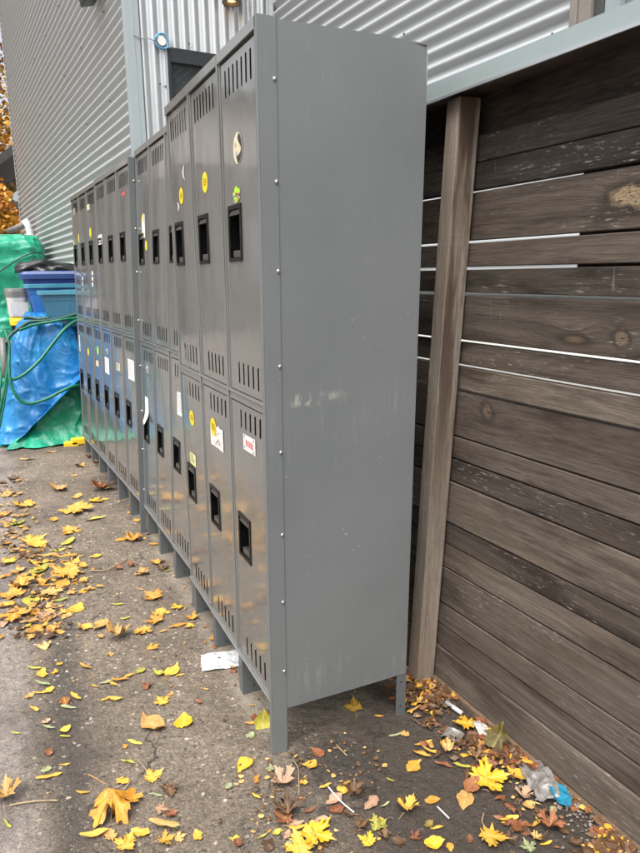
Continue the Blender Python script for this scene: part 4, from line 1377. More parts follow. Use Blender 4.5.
def tub(name, label, cat, cx, cy, z0, lx, ly, h, rz, mat, rim, lid=None, group='plastic storage tubs', flare=0.86, rimw=0.018):
    root = empty(name, (cx, cy, z0), label, cat, group)
    cs, sn = math.cos(rz), math.sin(rz)

    def P(x, y, z): return (cx + cs * x - sn * y, cy + sn * x + cs * y, z0 + z)

    def loop(sx, sy, z, r=0.05, n=6):
        pts = []
        for (qx, qy, a0) in ((1, 1, 0), (-1, 1, 90), (-1, -1, 180), (1, -1, 270)):
            for k in range(n + 1):
                a = R(a0 + 90 * k / n)
                pts.append(P(qx * (sx / 2 - r) + r * math.cos(a), qy * (sy / 2 - r) + r * math.sin(a), z))
        return pts
    mb = MB()
    lv = [(flare, 0.0), (flare + (1 - flare) * .5, h * .5), (0.955, h * .72), (0.975, h * .74), (1.0, h)]
    if lid is None: lv += [(0.975, h), (flare * .97, 0.012)]
    L = [loop(lx * f, ly * f, z) for f, z in lv]
    n = len(L[0])
    for l in L: mb.v.extend(l)
    for j in range(len(L) - 1):
        for k in range(n):
            mb.f.append((j * n + k, j * n + (k + 1) % n, (j + 1) * n + (k + 1) % n, (j + 1) * n + k)); mb.m.append(0)
    mb.f.append(tuple(range(n - 1, -1, -1))); mb.m.append(0)
    mb.f.append(tuple((len(L) - 1) * n + k for k in range(n))); mb.m.append(0)
    # pressed panels on the sides
    for s in (-1, 1):
        for q in (-0.26, 0.26):
            x0_, x1_ = lx * (q - .17), lx * (q + .17)
            yb, yt = s * (ly / 2 * (flare + .02) + 0.002), s * (ly / 2 * .94 + 0.002)
            mb.add([P(x0_, yb, h * .08), P(x1_, yb, h * .08), P(x1_, yt, h * .66), P(x0_, yt, h * .66)], [(0, 1, 2, 3)])
    mb.build('body', M[mat], root, smooth=False, bevel=0.0)
    mb = MB()
    if lid is None:
        lv = [(0.995, 0.995, h - 0.03), (1.0 + rimw / lx * 2, 1.0 + rimw / ly * 2, h - 0.028), (1.0 + rimw / lx * 2.4, 1.0 + rimw / ly * 2.4, h + 0.002), (0.985, 0.985, h + 0.004), (0.97, 0.97, h - 0.01)]
    else:
        lv = [(1.0, 1.0, h - 0.012), (1.07, 1.09, h - 0.010), (1.075, 1.10, h + 0.030), (1.03, 1.04, h + 0.052), (0.96, 0.95, h + 0.056), (0.93, 0.91, h + 0.046)]
    L = [loop(lx * a, ly * b, z) for a, b, z in lv]
    for l in L: mb.v.extend(l)
    for j in range(len(L) - 1):
        for k in range(n):
            mb.f.append((j * n + k, j * n + (k + 1) % n, (j + 1) * n + (k + 1) % n, (j + 1) * n + k)); mb.m.append(0)
    if lid is not None:
        mb.f.append(tuple((len(L) - 1) * n + k for k in range(n))); mb.m.append(0)
    mb.build('lid' if lid else 'rim', M[lid or rim], root, smooth=False, bevel=0.0)
    return root


TZ = 1.095
tub('storage_tub', 'navy storage tub with an indigo lid, largest on the blue tarpaulin', 'tub', -0.06, 4.86, TZ - 0.02, 0.70, 0.42, 0.345, R(-4), 'tub_navy', 'tub_lid', 'tub_lid', flare=0.84)
tub('storage_tub', 'bright blue open tub with light teal rim, between navy and teal tubs', 'tub', -0.07, 4.575, TZ - 0.03, 0.66, 0.20, 0.300, R(-3), 'tub_blue', 'rim_teal', flare=0.84)
tub('storage_tub', 'teal open tub turned at an angle, frontmost on the blue tarpaulin', 'tub', -0.02, 4.30, TZ - 0.065, 0.56, 0.28, 0.285, R(-16), 'tub_teal', 'rim_teal', flare=0.80)
tub('storage_tub', 'off white tub with dark grey lid, beside the tall green tarpaulin', 'tub', -0.475, 4.93, 1.09, 0.17, 0.20, 0.185, R(6), 'white', 'greyplastic', 'greyplastic', flare=0.86)
tub('storage_tub', 'black tote with a yellow lid, under the off white tub', 'tub', -0.460, 4.95, 0.86, 0.17, 0.20, 0.165, R(3), 'black', 'yellow', 'yellow', flare=0.9)
# what the small totes stand on is hidden: a timber pallet stack
pal = empty('pallet_stack', (-0.45, 4.97, 0.1), 'stack of timber pallets hidden under the small totes', 'pallet')
for k in range(6):
    mb = MB()
    zz = gh(-.45, 4.97) + 0.126 * k
    for q in range(3): mb.box((-0.58, 4.86 + q * .1, zz), (-0.34, 4.91 + q * .1, zz + .02))
    for q in range(3): mb.box((-0.58 + q * .1, 4.86, zz + .0205), (-0.55 + q * .1, 5.11, zz + .104))
    for q in range(3): mb.box((-0.58, 4.86 + q * .1, zz + .1045), (-0.34, 4.91 + q * .1, zz + .1255))
    mb.build('pallet', M['stick'], pal)

# black bag slumped on the lid
bg = empty('rubbish_bag', (-0.12, 4.80, 1.50), 'black plastic bag slumped over the indigo tub lid', 'bag')
mb = MB()
ni, nj = 44, 16
ln = 0.66
for j in range(nj + 1):
    for i in range(ni):
        a = 2 * math.pi * i / ni
        u = j / nj
        x = -0.47 + ln * u
        r = 0.028 + 0.050 * math.sin(math.pi * min(1, u * 1.02)) ** 0.5
        if u < .18: r *= 1.25
        q = Vector((x * 9, math.cos(a) * 1.3, math.sin(a) * 1.3))
        r *= 1 + 0.5 * noise.noise(q) + 0.25 * noise.noise(q * 2.7)
        z = 1.462 + max(-0.002, r * math.sin(a) * 0.95 + 0.018) + 0.012 * math.sin(u * 7) * (u < .95)
        mb.v.append((x + 0.012 * noise.noise(q * 2), 4.80 + 0.05 * u - r * 1.7 * math.cos(a), z))
for j in range(nj):
    for i in range(ni):
        mb.f.append((j * ni + i, j * ni + (i + 1) % ni, (j + 1) * ni + (i + 1) % ni, (j + 1) * ni + i)); mb.m.append(0)
mb.f.append(tuple(range(ni))); mb.m.append(0)
mb.f.append(tuple(nj * ni + k for k in range(ni))); mb.m.append(0)
mb.build('bag', M['bag'], bg, smooth=True)


def spline(pts, n=8):
    out = []
    P = [Vector(p) for p in pts]
    for i in range(len(P) - 1):
        p0 = P[max(i - 1, 0)]; p1 = P[i]; p2 = P[i + 1]; p3 = P[min(i + 2, len(P) - 1)]
        for k in range(n):
            t = k / n
            out.append(0.5 * ((2 * p1) + (-p0 + p2) * t + (2 * p0 - 5 * p1 + 4 * p2 - p3) * t * t + (-p0 + 3 * p1 - 3 * p2 + p3) * t ** 3))
    out.append(P[-1])
    return out


def hose(name, label, pix, r, mat, cat='hose', group=None):
    pts = [at_y(u, v, y) for u, v, y in pix]
    mb = MB(); mb.tube(spline(pts, 8), r, 10)
    o = mb.build(name, M[mat], smooth=True)
    return tag(o, label, cat, group)


yh = 4.055
hose('garden_hose', 'green hose hanging in a big loop across the blue tarpaulin', [(80, 318, 4.20), (66, 328, 4.14), (54, 342, 4.10), (40, 360, 4.05), (26, 373, 4.00), (15, 379, 3.97), (9, 377, 3.97), (7, 366, 3.99)], 0.013, 'hose')
hose('garden_hose', 'green hose sagging low over the blue tarpaulin towards the lockers', [(5, 330, 4.12), (9, 345, 4.06), (9, 365, 3.99), (11, 384, 3.95), (18, 398, 3.93), (28, 403.5, 3.93), (44, 400, 3.95), (60, 392, 3.97), (72, 386.5, 3.99), (82, 384, 4.02)], 0.013, 'hose')
hose('garden_hose', 'dark green hose lying along the top edge of the blue tarpaulin', [(6, 344, 4.06), (10, 336, 4.10), (20, 328, 4.14), (30, 322, 4.17), (44, 321, 4.17), (58, 319, 4.18), (70, 316, 4.19), (80, 313, 4.20)], 0.014, 'hosedark')
hose('garden_hose', 'second green hose along the tarpaulin edge, just in front of the teal tub', [(20, 330, 4.10), (34, 325, 4.15), (50, 322, 4.16), (64, 319.5, 4.17), (82, 317.5, 4.19)], 0.012, 'hose')
hose('garden_hose', 'short green hose end lying level beside the teal tub', [(24, 318, 4.24), (32, 318, 4.24), (40, 319, 4.22), (50, 318, 4.22)], 0.014, 'hosedark')
for k, (dx, dy) in enumerate(((0, 0), (2.2, 3), (-3, 5))):
    hose('garden_hose', ['green hose strand dropping at the left edge, nearest the blue tarpaulin', 'green hose strand dropping at the left edge, middle of the three', 'green hose strand dropping at the left edge, outermost of the three'][k],
         [(-14 + dx, 350 + dy, 4.10), (-2 + dx, 338 + dy, 4.10), (5 + dx, 345 + dy, 4.06), (7 + dx - k, 365 + dy, 3.99), (5 + dx - k, 385 + dy, 3.95), (1 + dx, 405 + dy, 3.92), (-6 + dx, 440 + dy, 3.90)], 0.010, 'hose', group='hose strands at the left edge')
hose('rope', 'thin green rope slung across the tall green tarpaulin', [(-10, 278, 7.36), (2, 270, 7.34), (12, 263, 7.33), (24, 256, 7.33), (33, 253, 7.34), (42, 253, 7.42)], 0.010, 'hosedark', 'rope')
mb = MB()
mb.tube([at_y(2, 338, 4.03), at_y(4, 362, 4.0), at_y(5, 378, 3.98)], 0.022, 10)
tag(mb.build('grey_pipe', M['greyplastic'], smooth=True), 'short grey pipe standing among the hoses at the left edge', 'pipe')
# yellow blocks on the green tarpaulin
for k, (u, v, s) in enumerate(((71, 444, .055), (79, 440.5, .06))):
    p = at_y(u, v, 3.98)
    mb = MB(); mb.box((p.x - s, p.y - .03, p.z - .03), (p.x + s, p.y + .04, p.z + .022))
    tag(mb.build('yellow_block', M['yellow'], bevel=0.008), ['small yellow plastic block on the green tarpaulin, left one', 'small yellow plastic block on the green tarpaulin, against the locker foot'][k], 'block', 'yellow blocks on the tarpaulin')


# ------------------------------------------------------------------ beyond: house and trees
hb = empty('far_house', (-2.2, 16.0, 0), 'pale sided house with a dark eave behind the long corrugated wall', 'house')
mb = MB()
mb.box((-3.6, 15.0, 0), (0.9, 21.0, 3.05))
for k in range(18): mb.box((-3.615, 14.985, 0.1 + k * .165), (0.915, 14.9985, 0.245 + k * .165))
mb.build('wall', M['siding'], hb)
mb = MB()
mb.hexa([(-0.75, 13.4, 3.25), (1.0, 13.4, 4.6), (1.0, 21.2, 4.6), (-0.75, 21.2, 3.25), (-0.75, 13.4, 3.42), (1.0, 13.4, 4.8), (1.0, 21.2, 4.8), (-0.75, 21.2, 3.42)])
mb.build('roof', M['roofdark'], hb)
mb = MB()
mb.box((-1.5, 14.95, 1.0), (-0.7, 14.98, 2.3))
wn = mb.build('window', M['white'], hb)
mb = MB(); mb.box((-1.44, 14.94, 1.06), (-0.76, 14.949, 2.24)); mb.build('pane', M['glass'], wn)


def tree(name, label, x, y, h, cr, cz, leafmats, nleaf, seed, shape=(1, 1, 1.15), lsz=0.11):
    rnd = random.Random(seed)
    root = empty(name, (x, y, gh(x, y)), label, 'tree', 'autumn trees beyond the building')
    mb = MB()
    trunk = [Vector((x, y, 0)), Vector((x + .08, y, h * .2)), Vector((x - .05, y + .1, h * .42)), Vector((x + .1, y, h * .7)), Vector((x, y, h * .92))]
    mb.tube(spline(trunk, 5), [0.22 * (1 - .9 * k / 20) + .01 for k in range(21)], 10)
    clumps = []
    for k in range(26):
        a = rnd.uniform(0, 2 * math.pi); u = rnd.uniform(-0.9, 1.0)
        rr = cr * (1 - 0.35 * abs(u) ** 2) * rnd.uniform(0.45, 1.0)
        e = Vector((x + rr * math.cos(a) * shape[0], y + rr * math.sin(a) * shape[1], cz + u * cr * shape[2]))
        clumps.append((e, rnd.uniform(.28, .5) * cr))
        b = Vector((x + rnd.uniform(-.1, .1), y, max(h * .22, min(h * .85, e.z - rnd.uniform(.4, 1.4)))))
        mid = (b + e) / 2 + Vector((rnd.uniform(-.2, .2), rnd.uniform(-.2, .2), rnd.uniform(-.1, .3)))
        mb.tube(spline([b, mid, e], 5), [0.06 * (1 - .85 * k / 10) + .006 for k in range(11)], 6)
    mb.build('trunk', M['bark'], root, smooth=True)
    mb = MB()
    for k in range(nleaf):
        c, r = rnd.choice(clumps)
        while True:
            v = Vector((rnd.uniform(-1, 1), rnd.uniform(-1, 1), rnd.uniform(-1, 1)))
            if v.length < 1: break
        p = c + v * r
        s = lsz * rnd.uniform(.6, 1.3)
        d = Vector((rnd.gauss(0, 1), rnd.gauss(0, 1), rnd.gauss(0, .6))).normalized()
        e = d.cross(Vector((rnd.gauss(0, 1), rnd.gauss(0, 1), rnd.gauss(0, 1)))).normalized()
        mi = min(len(leafmats) - 1, int(max(0, noise.noise(c * 0.9 + Vector((seed, 0, 0))) + .5 + rnd.uniform(-.3, .3)) * len(leafmats)))
        mb.add([p - d * s * .5, p + e * s * .38 + d * s * .05, p + d * s * .6, p - e * s * .38 + d * s * .05], [(0, 1, 2, 3)], max(0, mi))
    mb.keepn = True
    mb.build('crown', leafmats, root)


tl = [simple('maple_crown_amber', (0.66, 0.30, 0.04), 0.6, var=.3), simple('maple_crown_gold', (0.72, 0.42, 0.05), 0.6, var=.3), simple('maple_crown_olive', (0.16, 0.15, 0.03), 0.6, var=.3), simple('maple_crown_rust', (0.28, 0.10, 0.02), 0.6, var=.3)]
tg = [simple('crown_dark_green', (0.05, 0.08, 0.025), 0.6, var=.3), simple('crown_olive_green', (0.20, 0.24, 0.04), 0.6, var=.3), simple('crown_yellow_green', (0.42, 0.42, 0.05), 0.6, var=.3)]
tree('maple_tree', 'tall orange maple rising beside the far end of the corrugated wall', -1.9, 19.5, 9.5, 2.6, 6.3, tl, 9000, 5, lsz=.17)
tree('maple_tree', 'small orange maple low behind the tall green tarpaulin', -0.72, 12.6, 3.4, 0.62, 2.55, tl[:2], 2600, 9, shape=(1, 1, 1.2), lsz=.10)
tree('leafy_tree', 'yellow green tree low beside the small orange maple', -1.40, 13.6, 3.2, 0.70, 2.35, tg[1:], 2600, 13, lsz=.10)
tree('leafy_tree', 'dark green tree at the top left behind the orange maple', -4.6, 26, 13.5, 3.6, 9.8, tg[:2] + [tl[2]], 9000, 17, lsz=.24)

# house further along the lane, off the left of the view (it shows mirrored in the locker doors)
ob = empty('lane_house', (-6.2, 20.0, 0), 'two tone house along the lane, mirrored in the locker doors', 'house')
mb = MB(); mb.box((-9.6, 13.0, 0), (-3.0, 28.0, 3.7)); mb.build('wall', M['lane_dark'], ob)
mb = MB(); mb.box((-9.65, 12.95, 3.7), (-2.95, 28.05, 5.0)); mb.build('upper_wall', M['lane_wall'], ob)
mb = MB(); mb.box((-9.9, 12.7, 5.0), (-2.7, 28.3, 5.15)); mb.build('roof', M['roofdark'], ob)
mb = MB()
for q in (14.2, 17.6, 21.0, 24.4): mb.box((-3.02, q, 1.2), (-2.985, q + 1.2, 2.6))
for q in (-8.4, -6.2): mb.box((q, 12.985, 1.2), (q + 1.2, 13.02, 2.6))
mb.build('window', M['paleframe'], ob)

# ------------------------------------------------------------------ leaves
def outline(kind, rnd):
    """closed outline in unit size, base at (0,-0.5), tip up"""
    if kind == 'maple':
        half = [(0, -.40), (.07, -.42), (.20, -.46), (.17, -.36), (.36, -.34), (.30, -.22), (.34, -.14), (.56, -.08), (.46, .02), (.62, .14), (.44, .13), (.42, .22), (.30, .12), (.19, .06), (.17, .18), (.26, .30), (.17, .29), (.15, .40), (.08, .40), (0, .62)]
    elif kind == 'oval':
        half = [(0, -.5), (.10, -.46), (.24, -.34), (.33, -.16), (.35, .02), (.29, .20), (.17, .37), (.07, .48), (0, .58)]
    elif kind == 'heart':
        half = [(0, -.40), (.10, -.45), (.24, -.42), (.36, -.28), (.39, -.10), (.33, .08), (.22, .24), (.10, .40), (0, .56)]
    elif kind == 'lance':
        half = [(0, -.5), (.05, -.44), (.11, -.28), (.14, -.08), (.135, .12), (.095, .32), (.04, .48), (0, .56)]
    else:   # scrap
        half = [(0, -.42), (.16, -.38), (.30, -.20), (.22, -.05), (.36, .10), (.20, .26), (.10, .22), (0, .40)]
    if kind in ('maple', 'oval', 'heart', 'scrap'):
        fine = []
        for (xa, ya), (xb, yb) in zip(half[:-1], half[1:]):
            fine.append((xa, ya))
            k_ = rnd.uniform(.35, .65); j_ = rnd.uniform(-.025, .025)
            fine.append((max(0.01, xa + (xb - xa) * k_ + j_), ya + (yb - ya) * k_ - j_))
        half = fine + [half[-1]]
    bite = rnd.uniform(-.35, .35); side = rnd.choice((-1, 1)); wd = 0.0 if rnd.random() < .45 else rnd.uniform(.10, .22)
    pts = [(x * (1 + rnd.uniform(-.10, .10)), y + rnd.uniform(-.02, .02)) for x, y in half]
    oth = [(-x * (1 + rnd.uniform(-.12, .12)), y + rnd.uniform(-.02, .02)) for x, y in half[1:-1]][::-1]
    al_ = pts + oth
    return [(x * (1 - (0.55 * math.exp(-((y - bite) / wd) ** 2) if wd and x * side > 0 else 0)), y) for x, y in al_]


def leaf_mesh(kind, curl, seed, stem=0.0):
    rnd = random.Random(seed)
    out = outline(kind, rnd)
    bm = bmesh.new()
    n = len(out)
    # rings from the outline to the middle line give the sheet enough points to curl
    rings = []
    for f in (1.0, 0.72, 0.42, 0.14):
        rings.append([bm.verts.new((x * f, y * f + (1 - f) * (-0.06 if kind == 'maple' else 0.0), 0)) for x, y in out])
    for a, b in zip(rings[:-1], rings[1:]):
        for k in range(n):
            bm.faces.new((a[k], a[(k + 1) % n], b[(k + 1) % n], b[k]))
    cv = bm.verts.new((0, -0.06 if kind == 'maple' else 0.0, 0))
    for k in range(n): bm.faces.new((rings[-1][k], rings[-1][(k + 1) % n], cv))
    lay = bm.verts.layers.float.new('vein')
    off = Vector((seed * 3.1, seed * 1.7, 0))
    ax = rnd.uniform(0, math.pi)
    for v in bm.verts:
        x, y = v.co.x, v.co.y
        r2 = x * x + y * y
        v[lay] = max(0.0, 1 - abs(x) / 0.035)
        if kind == 'maple':
            for a in (R(40), R(-40), R(95), R(-95)):
                dx, dy = math.sin(a), math.cos(a)
                d = abs(x * dy - (y + .3) * dx)
                if x * dx + (y + .3) * dy > 0: v[lay] = max(v[lay], max(0, 1 - d / .03))
        u = x * math.cos(ax) + y * math.sin(ax)
        z = curl * (0.55 * u * u * 2.0 + 0.25 * r2) + curl * 0.35 * noise.noise(Vector((x * 2.4, y * 2.4, 0)) + off) + 0.05 * noise.noise(Vector((x * 6, y * 6, 3)) + off)
        z += 0.10 * abs(x) * (0.4 + curl)
        v.co.z = z
        # tips pull in when the leaf curls
        k = 1 - 0.28 * curl * abs(u)
        v.co.x *= k; v.co.y *= k
    zmin = min(v.co.z for v in bm.verts)
    lo = sorted(v.co.z for v in bm.verts)[max(0, len(bm.verts) // 12)]
    for v in bm.verts: v.co.z = max(v.co.z - lo, -0.0 + (v.co.z - lo) * 0.15 if v.co.z < lo else v.co.z - lo)
    if stem:
        px = rnd.uniform(-.15, .15)
        pts = [Vector((0, -0.38, 0.02)), Vector((px * .4, -0.38 - stem * .4, 0.03)), Vector((px, -0.38 - stem * .75, 0.035)), Vector((px * 1.6, -0.38 - stem, 0.02))]
        rr = 0.010
        prev = None
        for p in pts:
            ring = [bm.verts.new((p.x + rr * math.cos(a), p.y, p.z + rr * math.sin(a))) for a in (0.5, 2.6, 4.7)]
            for q in ring: q[lay] = 1.0
            if prev:
                for k in range(3): bm.faces.new((prev[k], prev[(k + 1) % 3], ring[(k + 1) % 3], ring[k]))
            prev = ring
    bmesh.ops.recalc_face_normals(bm, faces=bm.faces)
    me = bpy.data.meshes.new(kind + '_leaf')
    bm.to_mesh(me); bm.free()
    for p in me.polygons: p.use_smooth = True
    me.materials.append(None)
    return me


BASE = {}
for kind in ('maple', 'oval', 'heart', 'lance', 'scrap'):
    for ci, cu in enumerate((0.14, 0.32, 0.62)):
        for s in range(5):
            BASE[kind, ci, s] = leaf_mesh(kind, cu, s * 7 + ci * 31 + len(kind), 0.45 if (kind in ('maple', 'heart') and s != 1) else 0.0)
BASE['maple', 3, 0] = leaf_mesh('maple', 1.0, 77, 0.5)

KN = {'m': 'maple', 'o': 'oval', 'h': 'heart', 'l': 'lance', 's': 'scrap'}
KL = {'m': 'maple leaf', 'o': 'oval leaf', 'h': 'rounded leaf', 'l': 'narrow leaflet', 's': 'leaf scrap'}
KO = {'m': 'maple_leaf', 'o': 'oval_leaf', 'h': 'rounded_leaf', 'l': 'leaflet', 's': 'leaf_scrap'}
CN = {'Y': 'yellow', 'B1': 'bright yellow', 'G': 'green yellow', 'g': 'pale green', 'O': 'orange', 'T': 'tan', 'B': 'brown', 'R': 'russet', 'P': 'pinkish tan', 'X': 'orange and brown', 'Z': 'mottled green brown'}
